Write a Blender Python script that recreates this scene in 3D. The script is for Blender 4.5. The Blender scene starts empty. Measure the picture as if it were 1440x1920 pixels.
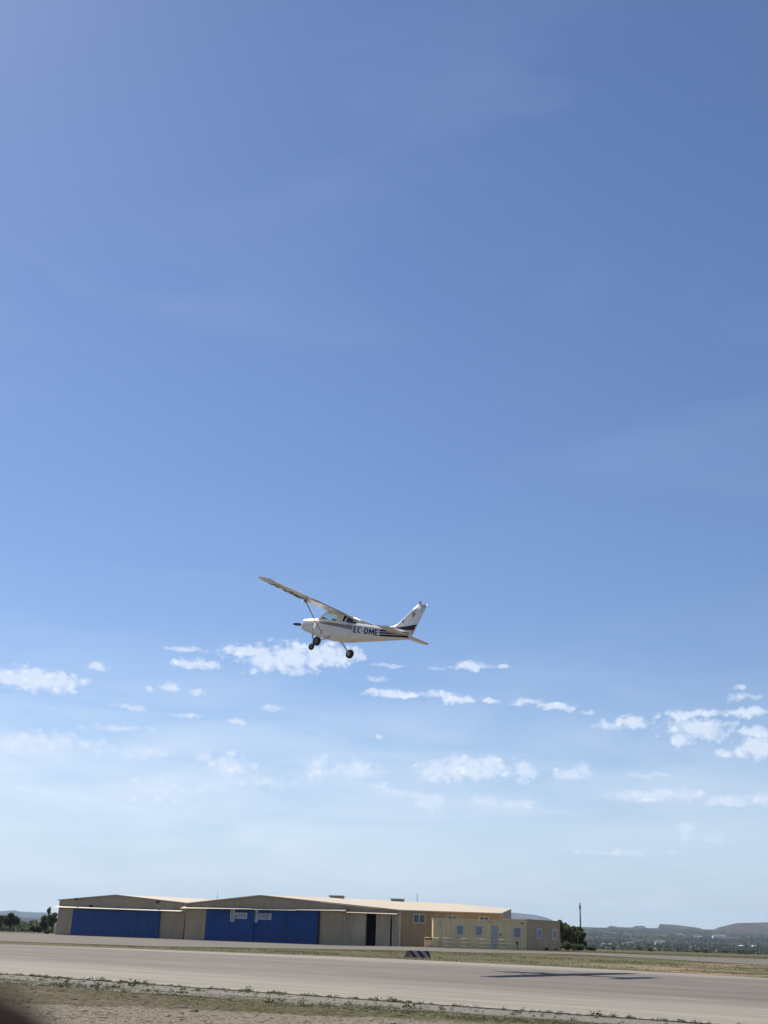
import bpy, bmesh, math, random
import numpy as np
from mathutils import Vector, Matrix
R_ = math.radians
rng = np.random.default_rng(7); random.seed(7)
scene = bpy.context.scene
COL = scene.collection

# ------------------------------------------------------------------ camera
F, PITCH, ROLL, EYE = 2115.0, R_(20.62), R_(1.78), 1.1      # focal length in pixels of a 1440x1920 frame
fw = np.array([0, math.cos(PITCH), math.sin(PITCH)]); rt0 = np.array([1., 0, 0]); up0 = np.cross(rt0, fw)
cr = math.cos(ROLL) * rt0 + math.sin(ROLL) * up0; cu = -math.sin(ROLL) * rt0 + math.cos(ROLL) * up0
cam_d = bpy.data.cameras.new("camera"); cam = bpy.data.objects.new("camera", cam_d); COL.objects.link(cam)
cam.matrix_world = Matrix(((cr[0], cu[0], -fw[0], 0), (cr[1], cu[1], -fw[1], 0), (cr[2], cu[2], -fw[2], EYE), (0, 0, 0, 1)))
cam_d.sensor_fit = 'VERTICAL'; cam_d.sensor_height = 24; cam_d.lens = 24 * F / 1920
cam_d.clip_start = 0.01; cam_d.clip_end = 30000
scene.camera = cam
scene.render.resolution_x, scene.render.resolution_y = 768, 1024

# ------------------------------------------------------------------ light, view, sky
SUN_AZ, SUN_EL = R_(-37.5), R_(47.7)
vs = scene.view_settings; vs.view_transform = 'Standard'; vs.look = 'None'; vs.exposure = 0.5; vs.gamma = 1.0; vs.use_curve_mapping = False
sun_d = bpy.data.lights.new("sun", 'SUN'); sun_d.energy = 5.0; sun_d.angle = R_(0.42); sun_d.color = (1.0, 0.91, 0.77)
sun = bpy.data.objects.new("sun", sun_d); COL.objects.link(sun)
sdir = Vector((math.cos(SUN_EL) * math.sin(SUN_AZ), math.cos(SUN_EL) * math.cos(SUN_AZ), math.sin(SUN_EL)))
sun.rotation_euler = sdir.to_track_quat('Z', 'Y').to_euler(); sun.location = (-30, 40, 60)

world = bpy.data.worlds.new("World"); scene.world = world; world.use_nodes = True
wt = world.node_tree; wt.nodes.clear()
def wn(t, **k):
    n = wt.nodes.new(t)
    for a, b in k.items(): setattr(n, a, b)
    return n
def wmath(op, a, b=None, c=None, clamp=False):
    n = wn('ShaderNodeMath', operation=op); n.use_clamp = clamp
    for i, v in enumerate((a, b, c)):
        if v is None: continue
        if isinstance(v, (int, float)): n.inputs[i].default_value = v
        else: wt.links.new(v, n.inputs[i])
    return n.outputs[0]
def wvec(op, a, b=None, out=0):
    n = wn('ShaderNodeVectorMath', operation=op)
    for i, v in enumerate((a, b)):
        if v is None: continue
        if isinstance(v, tuple): n.inputs[i].default_value = v
        else: wt.links.new(v, n.inputs[i])
    return n.outputs[out]
def wnoise(vec, scale, detail=4, rough=.55, dist=0):
    n = wn('ShaderNodeTexNoise'); wt.links.new(vec, n.inputs['Vector']); n.inputs['Scale'].default_value = scale
    n.inputs['Detail'].default_value = detail; n.inputs['Roughness'].default_value = rough; n.inputs['Distortion'].default_value = dist
    return n
def wmix(fac, a, b):
    n = wn('ShaderNodeMix', data_type='RGBA')
    if isinstance(fac, (int, float)): n.inputs[0].default_value = fac
    else: wt.links.new(fac, n.inputs[0])
    for i, v in ((6, a), (7, b)):
        if isinstance(v, tuple): n.inputs[i].default_value = (*v, 1)
        else: wt.links.new(v, n.inputs[i])
    return n.outputs[2]
sky = wn('ShaderNodeTexSky', sky_type='NISHITA'); sky.sun_disc = False
sky.sun_elevation = SUN_EL; sky.sun_rotation = SUN_AZ; sky.air_density = 1.0; sky.dust_density = 0.14; sky.ozone_density = 2.0; sky.altitude = 50
SKY_STRENGTH = 0.07
tc = wn('ShaderNodeTexCoord'); sx = wn('ShaderNodeSeparateXYZ'); wt.links.new(tc.outputs['Generated'], sx.inputs[0])
az = wmath('ARCTAN2', sx.outputs[0], sx.outputs[1]); el = wmath('ARCSINE', sx.outputs[2])
cmb = wn('ShaderNodeCombineXYZ'); wt.links.new(az, cmb.inputs[0]); wt.links.new(el, cmb.inputs[1]); P0 = cmb.outputs[0]
def dir_of(x, y):
    d = fw + cr * (x - 720) / F - cu * (y - 960) / F; d /= np.linalg.norm(d)
    return math.atan2(d[0], d[1]), math.asin(d[2])
# cumulus: direction, half width, half height (pixels of the frame turned into angles), thickness
CL = [(470,1222,52,12,.8),(500,1238,48,24,1),(550,1232,62,28,1.2),(610,1230,62,22,1.05),(665,1228,24,12,.6),(440,1217,28,8,.6),(540,1255,52,10,.6),
 (345,1218,36,5,.5),(365,1244,48,9,.75),(398,1244,15,7,.6),(15,1268,36,16,.8),(60,1272,52,20,1.05),(105,1280,42,19,1.05),(133,1290,14,9,.6),
 (180,1250,24,8,.5),(160,1280,18,6,.3),(322,1289,16,10,.8),(282,1291,9,6,.55),(371,1299,11,5,.65),(245,1327,38,6,.42),(350,1341,38,5,.42),
 (505,1323,16,6,.6),(520,1330,12,5,.45),(449,1355,20,6,.68),(220,1365,64,5,.4),(738,1302,52,8,.95),(700,1297,32,6,.7),(825,1303,40,6,.7),(865,1312,34,8,.75),
 (920,1315,22,5,.5),(985,1316,32,8,.65),(1040,1325,38,7,.72),(1105,1334,16,5,.42),(885,1248,34,10,.85),(945,1249,20,4,.55),(815,1253,17,4,.45),(730,1248,38,4,.35),
 (705,1273,22,7,.42),(710,1380,10,4,.5),(1185,1352,36,13,.92),(1140,1360,27,8,.55),(1298,1340,62,9,.8),(1400,1334,36,10,.95),(1312,1368,62,21,1.05),(1280,1384,24,16,.85),
 (1412,1374,28,12,.85),(1422,1404,44,20,1.0),(1355,1413,20,7,.6),(1385,1305,32,8,.6),(1390,1288,13,4,.4),
 (60,1390,130,20,.5),(270,1408,60,14,.42),(432,1437,42,20,.72),(378,1418,24,10,.6),(500,1468,80,10,.45),(595,1440,22,22,.5),(665,1443,52,20,.62),
 (870,1442,92,22,.9),(862,1424,20,14,.8),(920,1430,26,12,.8),(800,1448,32,16,.6),(985,1445,24,20,.7),(1072,1453,40,13,.65),(1092,1442,12,12,.6),
 (275,1483,82,20,.58),(805,1500,32,16,.55),(760,1488,60,8,.45),(910,1503,32,9,.5),(970,1508,36,10,.5),(1215,1492,72,11,.58),(1290,1490,22,11,.55),(1372,1503,62,11,.62),(1430,1500,22,11,.55),
 (1290,1552,16,16,.7),(1345,1570,20,8,.45),(1220,1452,52,6,.42),(85,1642,70,10,.42),(520,1655,32,7,.42),(470,1658,17,6,.36),(600,1662,20,4,.3),(1218,1697,12,5,.45),(1145,1695,14,4,.3),(710,1475,16,7,.5),(1160,1598,100,7,.3)]
warp = wnoise(P0, 55, 3, .6)
w1 = wvec('SUBTRACT', warp.outputs['Color'], (.5, .5, .5)); w1 = wvec('MULTIPLY', w1, (.016, .011, 0))
PW = wvec('ADD', P0, w1)
fine = wnoise(wvec('MULTIPLY', P0, (1, 1.5, 1)), 130, 6, .6)
vor = wn('ShaderNodeTexVoronoi', feature='SMOOTH_F1'); vor.inputs['Scale'].default_value = 105; vor.inputs['Smoothness'].default_value = .35; vor.inputs['Detail'].default_value = 2; vor.inputs['Roughness'].default_value = .55
wt.links.new(wvec('MULTIPLY', wvec('ADD', P0, wvec('MULTIPLY', w1, (.35, .35, 0))), (1, 1.25, 1)), vor.inputs['Vector'])
bite = wmath('ADD', wmath('MULTIPLY_ADD', vor.outputs['Distance'], -.60, .42), wmath('MULTIPLY_ADD', fine.outputs[0], -1.0, .56))
mask = None
for lo_, hi_, opac, soft in ((.72, 9, .85, 1.9), (.5, .72, .72, 1.6), (0, .5, .56, 1.3)):      # thick, middling and thin clouds
    acc = None
    for (cx, cy, hw, hh, st) in CL:
        if not lo_ <= st < hi_: continue
        a_, e_ = dir_of(cx, cy)
        v = wvec('SUBTRACT', PW, (a_, e_, 0)); v = wvec('MULTIPLY', v, (2260 / (hw * 1.32), 2330 / (hh * 1.38), 0))
        s_ = wmath('SUBTRACT', 1.0, wvec('LENGTH', v, out=1))
        acc = s_ if acc is None else wmath('MAXIMUM', acc, s_)
    mk_ = wmath('MULTIPLY', wmath('MULTIPLY', wmath('ADD', acc, bite), soft, clamp=True), opac)
    mask = mk_ if mask is None else wmath('MAXIMUM', mask, mk_)
# thin veil low in the sky, thicker to the left
veil = wnoise(wvec('MULTIPLY', P0, (5, 26, 1)), 1.0, 6, .6, .6)
lowf = wn('ShaderNodeMapRange'); lowf.interpolation_type = 'SMOOTHSTEP'; wt.links.new(el, lowf.inputs[0])
lowf.inputs[1].default_value = R_(16); lowf.inputs[2].default_value = R_(4); lowf.inputs[3].default_value = 0; lowf.inputs[4].default_value = 1
leftf = wn('ShaderNodeMapRange'); wt.links.new(az, leftf.inputs[0]); leftf.inputs[1].default_value = R_(18); leftf.inputs[2].default_value = R_(-22); leftf.inputs[3].default_value = .45; leftf.inputs[4].default_value = 1.0
vm = wmath('MULTIPLY', wmath('MULTIPLY_ADD', veil.outputs[0], 2.4, -.70, clamp=True), lowf.outputs[0])
vm = wmath('MULTIPLY', vm, wmath('MULTIPLY', leftf.outputs[0], .85))
# faint high streaks
st_n = wnoise(wvec('MULTIPLY', wvec('ADD', P0, (0.3, 0, 0)), (1.2, 5, 1)), 1.6, 5, .5, 1.2)
stk = wmath('MULTIPLY', wmath('MULTIPLY_ADD', st_n.outputs[0], 3.0, -1.5, clamp=True), .06)
hsv = wn('ShaderNodeHueSaturation'); wt.links.new(sky.outputs[0], hsv.inputs['Color'])
hsv.inputs['Hue'].default_value = .507; hsv.inputs['Saturation'].default_value = 1.07; hsv.inputs['Value'].default_value = 1.0
SKYOUT = wvec('MULTIPLY', hsv.outputs[0], (.95, 1.0, 1.08))
CLOUD = (9.2, 10.0, 11.2)
hz_f = wn('ShaderNodeMapRange'); hz_f.interpolation_type = 'SMOOTHERSTEP'; wt.links.new(el, hz_f.inputs[0])
for i_, v_ in enumerate((R_(13), R_(-1), 0, .6)): hz_f.inputs[i_ + 1].default_value = v_
SKYOUT = wmix(hz_f.outputs[0], SKYOUT, (5.7, 6.9, 8.9))
c1 = wmix(wmath('ADD', vm, stk, clamp=True), SKYOUT, CLOUD)
lum = wnoise(wvec('MULTIPLY', P0, (1, 1.8, 1)), 75, 4, .55)
lf = wmath('ADD', wmath('MULTIPLY_ADD', vor.outputs['Distance'], -1.1, .55), wmath('MULTIPLY_ADD', lum.outputs[0], 2.6, -1.0), clamp=True)
shade = wmix(lf, (7.9, 8.8, 10.4), (11.0, 11.3, 11.9))
c2 = wmix(mask, c1, shade)
bg = wn('ShaderNodeBackground'); wt.links.new(c2, bg.inputs[0]); bg.inputs[1].default_value = SKY_STRENGTH
wo = wn('ShaderNodeOutputWorld'); wt.links.new(bg.outputs[0], wo.inputs[0])
world.cycles.sampling_method = 'MANUAL'; world.cycles.sample_map_resolution = 512
scene.cycles.volume_bounces = 0; scene.cycles.max_bounces = 8; scene.cycles.transparent_max_bounces = 12

# ------------------------------------------------------------------ geometry helpers
def ray(x, y):
    d = fw + cr * (x - 720) / F - cu * (y - 960) / F
    return d / np.linalg.norm(d)
def at(x, y, Y):
    d = ray(x, y); return np.array([0, 0, EYE]) + d * Y / d[1]
def col_x(x, Y, y=1760):
    return at(x, y, Y)[0]
NV = np.array([.5991, .8007]); UV = np.array([-.8007, .5991])     # across and along the runway
def sm(x, a, b):
    t = np.clip((x - a) / (b - a), 0, 1); return t * t * (3 - 2 * t)
def gh(X, Y):                                                       # height of the airfield
    s = NV[0] * X + NV[1] * Y
    return .2 * sm(s, 52, 80) * sm(X, -4, 8) + .14 * sm(s, 14, 56)
def ground(x, y):
    d = ray(x, y); z = 0.0
    for _ in range(12):
        p = np.array([0, 0, EYE]) + d * (z - EYE) / d[2]; z = float(gh(p[0], p[1]))
    return p

def tag(o, label=None, cat=None, group=None, kind=None):
    if label: o['label'] = label
    if cat: o['category'] = cat
    if group: o['group'] = group
    if kind: o['kind'] = kind
    return o
def empty(name, loc, rz=0.0):
    o = bpy.data.objects.new(name, None); COL.objects.link(o); o.location = loc; o.rotation_euler = (0, 0, rz); o.empty_display_size = .3
    return o
class MB:
    def __init__(s): s.v = []; s.f = []; s.m = []; s.sm = []
    def add(s, vs_, fs, mi=0, smooth=False):
        b = len(s.v); s.v += [tuple(map(float, p)) for p in vs_]
        for f in fs: s.f.append(tuple(b + i for i in f)); s.m.append(mi); s.sm.append(smooth)
    def hexa(s, p, mi=0):      # 8 points, bottom ring then top ring
        s.add(p, [(3, 2, 1, 0), (4, 5, 6, 7), (0, 1, 5, 4), (1, 2, 6, 5), (2, 3, 7, 6), (3, 0, 4, 7)], mi)
    def box(s, x0, x1, y0, y1, z0, z1, mi=0):
        s.hexa([(x0, y0, z0), (x1, y0, z0), (x1, y1, z0), (x0, y1, z0), (x0, y0, z1), (x1, y0, z1), (x1, y1, z1), (x0, y1, z1)], mi)
    def tube(s, pts, rad, n=10, mi=0, cap=True, flat=1.0, axis=None):
        pts = [np.array(p, float) for p in pts]
        if not hasattr(rad, '__len__'): rad = [rad] * len(pts)
        rings = []
        for i, p in enumerate(pts):
            t = pts[min(i + 1, len(pts) - 1)] - pts[max(i - 1, 0)]; t /= np.linalg.norm(t)
            a = np.array(axis, float) if axis is not None else (np.array([0, 0, 1.]) if abs(t[2]) < .9 else np.array([1., 0, 0]))
            e1 = np.cross(t, a); e1 /= np.linalg.norm(e1); e2 = np.cross(e1, t)
            rings.append([p + rad[i] * (math.cos(k * 2 * math.pi / n) * e1 * flat + math.sin(k * 2 * math.pi / n) * e2) for k in range(n)])
        b = len(s.v)
        for r in rings: s.v += [tuple(map(float, q)) for q in r]
        for i in range(len(pts) - 1):
            for k in range(n):
                s.f.append((b + i * n + k, b + i * n + (k + 1) % n, b + (i + 1) * n + (k + 1) % n, b + (i + 1) * n + k)); s.m.append(mi); s.sm.append(True)
        if cap:
            s.f.append(tuple(b + k for k in reversed(range(n)))); s.m.append(mi); s.sm.append(False)
            s.f.append(tuple(b + (len(pts) - 1) * n + k for k in range(n))); s.m.append(mi); s.sm.append(False)
    def loft(s, rings, mi=0, cap=True, closed=True):
        b = len(s.v); n = len(rings[0])
        for r in rings: s.v += [tuple(map(float, q)) for q in r]
        for i in range(len(rings) - 1):
            for k in range(n if closed else n - 1):
                s.f.append((b + i * n + k, b + i * n + (k + 1) % n, b + (i + 1) * n + (k + 1) % n, b + (i + 1) * n + k)); s.m.append(mi); s.sm.append(True)
        if cap:
            s.f.append(tuple(b + k for k in reversed(range(n)))); s.m.append(mi); s.sm.append(False)
            s.f.append(tuple(b + (len(rings) - 1) * n + k for k in range(n))); s.m.append(mi); s.sm.append(False)
    def build(s, name, mats, parent=None, fix=True, bevel=0):
        me = bpy.data.meshes.new(name); me.from_pydata(s.v, [], s.f)
        if not isinstance(mats, (list, tuple)): mats = [mats]
        for m in mats: me.materials.append(m)
        me.polygons.foreach_set('material_index', s.m); me.polygons.foreach_set('use_smooth', s.sm)
        if fix or bevel:
            bm = bmesh.new(); bm.from_mesh(me); bmesh.ops.recalc_face_normals(bm, faces=bm.faces)
            if bevel: bmesh.ops.bevel(bm, geom=[e for e in bm.edges], offset=bevel, segments=1, affect='EDGES')
            bm.to_mesh(me); bm.free()
        o = bpy.data.objects.new(name, me); COL.objects.link(o)
        if parent is not None: o.parent = parent
        return o
def npmesh(name, V, Fc, mat, parent=None, smooth=False):
    me = bpy.data.meshes.new(name); V = np.asarray(V, np.float32); Fc = np.asarray(Fc, np.int32); k = Fc.shape[1]
    me.vertices.add(len(V)); me.vertices.foreach_set('co', V.ravel())
    me.loops.add(Fc.size); me.loops.foreach_set('vertex_index', Fc.ravel())
    me.polygons.add(len(Fc)); me.polygons.foreach_set('loop_start', np.arange(0, Fc.size, k, dtype=np.int32))
    me.polygons.foreach_set('use_smooth', np.full(len(Fc), smooth)); me.materials.append(mat)
    me.update(calc_edges=True); me.validate()
    o = bpy.data.objects.new(name, me); COL.objects.link(o)
    if parent is not None: o.parent = parent
    return o

# ------------------------------------------------------------------ materials
class NT:
    def __init__(s, name):
        s.mat = bpy.data.materials.new(name); s.mat.use_nodes = True; s.t = s.mat.node_tree; s.t.nodes.clear()
        s.out = s.t.nodes.new('ShaderNodeOutputMaterial'); s.b = s.t.nodes.new('ShaderNodeBsdfPrincipled'); s.t.links.new(s.b.outputs[0], s.out.inputs[0])
        s.g = s.t.nodes.new('ShaderNodeNewGeometry'); s.pos = s.g.outputs['Position']; s.tc = s.t.nodes.new('ShaderNodeTexCoord'); s.obj = s.tc.outputs['Object']
    def n(s, t, **k):
        n = s.t.nodes.new(t)
        for a, b in k.items(): setattr(n, a, b)
        return n
    def L(s, a, b): s.t.links.new(a, b)
    def put(s, sock, v):
        if isinstance(v, (int, float)): sock.default_value = v
        elif isinstance(v, tuple): sock.default_value = v if len(v) == len(sock.default_value) else (*v, 1)
        else: s.L(v, sock)
    def math(s, op, a, b=None, c=None, clamp=False):
        n = s.n('ShaderNodeMath', operation=op); n.use_clamp = clamp
        for i, v in enumerate((a, b, c)):
            if v is not None: s.put(n.inputs[i], v)
        return n.outputs[0]
    def vec(s, op, a, b=None, out=0):
        n = s.n('ShaderNodeVectorMath', operation=op)
        for i, v in enumerate((a, b)):
            if v is not None: s.put(n.inputs[i], v)
        return n.outputs[out]
    def noise(s, v, scale, detail=4, rough=.55, dist=0):
        n = s.n('ShaderNodeTexNoise'); s.L(v, n.inputs['Vector']); n.inputs['Scale'].default_value = scale; n.inputs['Detail'].default_value = detail
        n.inputs['Roughness'].default_value = rough; n.inputs['Distortion'].default_value = dist; return n.outputs[0]
    def ramp(s, f, a, b, smooth=True, clamp=True):
        n = s.n('ShaderNodeMapRange'); n.interpolation_type = 'SMOOTHSTEP' if smooth else 'LINEAR'; s.put(n.inputs[0], f)
        n.inputs[1].default_value = a; n.inputs[2].default_value = b; return n.outputs[0]
    def mix(s, f, a, b):
        n = s.n('ShaderNodeMix', data_type='RGBA'); s.put(n.inputs[0], f); s.put(n.inputs[6], a); s.put(n.inputs[7], b); return n.outputs[2]
    def bump(s, h, strength, dist=.02):
        n = s.n('ShaderNodeBump'); n.inputs['Strength'].default_value = strength; n.inputs['Distance'].default_value = dist; s.L(h, n.inputs['Height']); s.L(n.outputs[0], s.b.inputs['Normal'])
    def us(s):   # position along / across the runway
        u = s.vec('DOT_PRODUCT', s.pos, (UV[0], UV[1], 0), out=1); v = s.vec('DOT_PRODUCT', s.pos, (NV[0], NV[1], 0), out=1)
        c = s.n('ShaderNodeCombineXYZ'); s.L(u, c.inputs[0]); s.L(v, c.inputs[1]); return u, v, c.outputs[0]
def simple(name, c, rough=.5, metal=0, var=.12, scale=3, bump=0, spec=.5, coat=0):
    m = NT(name); nz = m.noise(m.obj, scale, 5, .6)
    c2 = tuple(x * (1 - var) for x in c); c3 = tuple(min(1, x * (1 + var)) for x in c)
    m.put(m.b.inputs['Base Color'], m.mix(m.ramp(nz, .3, .7), c2, c3)); m.b.inputs['Roughness'].default_value = rough; m.b.inputs['Metallic'].default_value = metal
    m.b.inputs['Specular IOR Level'].default_value = spec; m.b.inputs['Coat Weight'].default_value = coat
    if bump: m.bump(nz, bump, .01)
    return m.mat
def sheet_metal(name, c, pitch=.25, rough=.5, var=.1, depth=.5, streak=.15, horiz=False):
    m = NT(name); sp = m.n('ShaderNodeSeparateXYZ'); m.L(m.obj, sp.inputs[0])      # local x runs along the wall
    w = m.math('SINE', m.math('MULTIPLY', sp.outputs[2 if horiz else 0], 2 * math.pi / pitch)); w = m.math('MULTIPLY_ADD', w, .5, .5)
    w2 = m.math('POWER', w, 3.0)
    st = m.noise(m.vec('MULTIPLY', m.obj, (2.5, 2.5, .35)), 1.3, 5, .6); sp2 = m.noise(m.obj, .35, 4, .6)
    f = m.math('ADD', m.math('MULTIPLY', m.ramp(st, .35, .7), .6), m.math('MULTIPLY', m.ramp(sp2, .35, .65), .4))
    base = m.mix(f, tuple(x * (1 - streak) for x in c), tuple(min(1, x * (1 + var)) for x in c))
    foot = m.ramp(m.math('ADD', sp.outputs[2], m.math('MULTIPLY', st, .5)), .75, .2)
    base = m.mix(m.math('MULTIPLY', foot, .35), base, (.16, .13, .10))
    m.put(m.b.inputs['Base Color'], base); m.b.inputs['Roughness'].default_value = rough
    m.bump(w2, depth, .03); return m.mat
def foliage(name, c1, c2, scale=1.2):
    m = NT(name); a = m.noise(m.pos, scale, 3, .6); b = m.noise(m.pos, scale * 9, 2, .5)
    f = m.math('MULTIPLY_ADD', b, .6, m.math('MULTIPLY', a, .7))
    m.put(m.b.inputs['Base Color'], m.mix(m.ramp(f, .45, .85), c1, c2)); m.b.inputs['Roughness'].default_value = .65; m.b.inputs['Specular IOR Level'].default_value = .3
    tr = m.n('ShaderNodeBsdfTranslucent'); m.put(tr.inputs[0], m.mix(.5, c2, (.12, .16, .03))); ms = m.n('ShaderNodeMixShader'); ms.inputs[0].default_value = .25
    m.L(m.b.outputs[0], ms.inputs[1]); m.L(tr.outputs[0], ms.inputs[2]); m.L(ms.outputs[0], m.out.inputs[0]); return m.mat

M = {}
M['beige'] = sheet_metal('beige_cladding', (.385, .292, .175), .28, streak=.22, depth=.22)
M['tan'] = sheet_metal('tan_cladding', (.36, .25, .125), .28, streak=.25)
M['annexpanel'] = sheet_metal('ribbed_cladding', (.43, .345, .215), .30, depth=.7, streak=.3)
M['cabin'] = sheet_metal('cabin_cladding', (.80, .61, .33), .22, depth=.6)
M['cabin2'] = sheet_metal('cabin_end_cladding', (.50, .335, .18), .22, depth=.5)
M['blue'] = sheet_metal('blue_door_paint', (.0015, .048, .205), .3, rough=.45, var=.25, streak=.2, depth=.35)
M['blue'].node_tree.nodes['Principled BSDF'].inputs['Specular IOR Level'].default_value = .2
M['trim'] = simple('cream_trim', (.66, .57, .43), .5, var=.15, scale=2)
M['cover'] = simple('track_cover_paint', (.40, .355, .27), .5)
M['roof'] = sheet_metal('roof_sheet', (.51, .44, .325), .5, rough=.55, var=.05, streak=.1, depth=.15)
M['white'] = simple('white_frame', (.62, .62, .60), .4, var=.06)
M['greydoor'] = simple('grey_door_paint', (.36, .38, .40), .4, var=.08)
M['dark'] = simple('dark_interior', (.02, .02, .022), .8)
M['pane'] = simple('window_pane', (.05, .06, .075), .12, var=.4, scale=1.5, spec=.6)
M['shutter'] = simple('shutter', (.26, .28, .32), .4, var=.08)
M['concrete_foot'] = simple('footing', (.30, .28, .25), .85, var=.25, scale=4, bump=.3)
M['pole'] = simple('weathered_pole', (.09, .09, .095), .7, var=.3, scale=5)
M['metal'] = simple('grey_metal', (.3, .3, .3), .4, .6)
M['railing'] = simple('cream_railing', (.60, .52, .38), .5)
M['bark'] = simple('bark', (.07, .055, .04), .9, var=.4, scale=6, bump=.5)
M['leaf_dark'] = foliage('dark_leaves', (.025, .036, .016), (.10, .12, .05))
M['leaf_mid'] = foliage('mid_leaves', (.04, .05, .018), (.17, .185, .075))
M['leaf_pale'] = foliage('pale_leaves', (.06, .075, .035), (.17, .19, .09))
M['grass'] = foliage('grass_blades', (.085, .088, .04), (.185, .165, .09), 1.0)
M['weed'] = foliage('weed_leaves', (.05, .05, .034), (.115, .11, .072), 2.0)

# ------------------------------------------------------------------ ground material
def ground_mat():
    m = NT('airfield_ground'); u, s, c = m.us()
    n1 = m.noise(m.vec('MULTIPLY', c, (.35, .6, 0)), 1.0, 6, .62); n2 = m.noise(c, 3.2, 5, .6); n3 = m.noise(c, 22, 4, .6)
    nb = m.noise(m.vec('MULTIPLY', c, (.12, .12, 0)), 1.0, 3, .5)
    grass = m.mix(m.ramp(n2, .3, .7), (.072, .075, .037), (.135, .125, .07))
    grass = m.mix(m.ramp(nb, .35, .65), grass, (.125, .105, .07))
    dirt = m.mix(m.ramp(n2, .3, .7), (.13, .115, .087), (.195, .172, .132))
    gravel = m.mix(m.ramp(n3, .35, .65), (.105, .092, .071), (.275, .242, .19))
    gravel = m.mix(m.ramp(n1, .4, .7), gravel, (.21, .185, .145))
    # near side: gravel in front, then dry grass up to the shoulder
    edge = m.math('ADD', m.math('MULTIPLY_ADD', u, -.55, 20.0), m.math('MULTIPLY_ADD', n1, 2.2, -1.1))   # gravel limit in s
    gm = m.ramp(m.math('SUBTRACT', s, m.math('MINIMUM', edge, m.math('MULTIPLY_ADD', n1, 1.2, 14.0))), -.25, .35)
    near = m.mix(gm, gravel, m.mix(m.ramp(n1, .52, .66), grass, dirt))
    # far side: green strip with bare patches
    n4 = m.noise(m.vec('MULTIPLY', c, (.10, .28, 0)), 1.0, 7, .68, .3)
    bare = m.mix(m.ramp(n2, .3, .7), (.22, .18, .135), (.29, .25, .19))
    bare = m.mix(m.ramp(nb, .5, .6), bare, (.30, .20, .14))
    fg = m.mix(m.ramp(n2, .25, .75), (.06, .062, .03), (.125, .115, .06))
    far = m.mix(m.math('MULTIPLY', m.ramp(n4, .50, .56), m.ramp(u, 42, 14)), fg, bare)
    col = m.mix(m.ramp(s, 30, 34), near, far)
    m.put(m.b.inputs['Base Color'], col); m.b.inputs['Roughness'].default_value = .95; m.b.inputs['Specular IOR Level'].default_value = .1
    m.bump(m.math('ADD', n3, m.math('MULTIPLY', n2, 2)), .6, .04); return m.mat
def runway_mat():
    m = NT('runway_surface'); u, s, c = m.us()
    n1 = m.noise(m.vec('MULTIPLY', c, (.02, .55, 0)), 1.0, 6, .6); n2 = m.noise(c, 14, 5, .65); n3 = m.noise(m.vec('MULTIPLY', c, (.06, .25, 0)), 1.0, 5, .6)
    n5 = m.noise(m.vec('MULTIPLY', c, (.008, 2.4, 0)), 1.0, 4, .7)
    light = m.mix(m.ramp(n1, .3, .7), (.205, .192, .166), (.262, .247, .216))
    dark = m.mix(m.ramp(n1, .3, .7), (.098, .085, .076), (.138, .122, .110))
    mid = m.math('MULTIPLY', m.ramp(s, 21, 27), m.ramp(s, 42.5, 39.5))               # worn, tyre-darkened middle
    band = m.math('MULTIPLY', mid, m.math('MULTIPLY_ADD', m.ramp(n3, .25, .6), .35, .65))
    col = m.mix(band, light, dark)
    rub = m.math('MULTIPLY', m.math('MULTIPLY', m.ramp(s, 29, 33), m.ramp(s, 39, 35)), m.ramp(n5, .38, .62))
    col = m.mix(m.math('MULTIPLY', rub, .45), col, (.17, .145, .135))
    joint = m.math('MULTIPLY', m.ramp(n5, .56, .62), .5); col = m.mix(joint, col, (.125, .108, .095)); joint2 = m.math('MULTIPLY', m.ramp(n5, .40, .35), .4); col = m.mix(joint2, col, (.36, .33, .285))
    col = m.mix(m.math('MULTIPLY', m.ramp(n2, .45, .75), .22), col, (.20, .18, .16))
    n7 = m.noise(m.vec('MULTIPLY', c, (.18, .9, 0)), 1.0, 6, .7, .4); col = m.mix(m.math('MULTIPLY', m.ramp(n7, .50, .62), .32), col, (.11, .10, .088)); col = m.mix(m.math('MULTIPLY', m.ramp(n7, .44, .36), .25), col, (.30, .285, .25))
    m.put(m.b.inputs['Base Color'], col); m.b.inputs['Roughness'].default_value = .88; m.b.inputs['Specular IOR Level'].default_value = .25
    m.bump(n2, .35, .01); return m.mat
def paved_mat(name, a, b, dirt=.3):
    m = NT(name); u, s, c = m.us(); n1 = m.noise(m.vec('MULTIPLY', c, (.08, .3, 0)), 1.0, 6, .6); n2 = m.noise(c, 9, 5, .6)
    col = m.mix(m.ramp(n1, .3, .7), a, b); col = m.mix(m.math('MULTIPLY', m.ramp(n2, .45, .65), dirt), col, tuple(x * .55 for x in a))
    m.put(m.b.inputs['Base Color'], col); m.b.inputs['Roughness'].default_value = .9; m.b.inputs['Specular IOR Level'].default_value = .2; m.bump(n2, .3, .01); return m.mat
M['ground'] = ground_mat(); M['runway'] = runway_mat()
M['apron'] = paved_mat('apron_asphalt', (.118, .108, .092), (.158, .145, .124)); M['shoulder'] = paved_mat('shoulder_concrete', (.135, .128, .11), (.20, .187, .16), .75)
M['crack'] = simple('edge_soil', (.07, .062, .05), .95)
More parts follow.
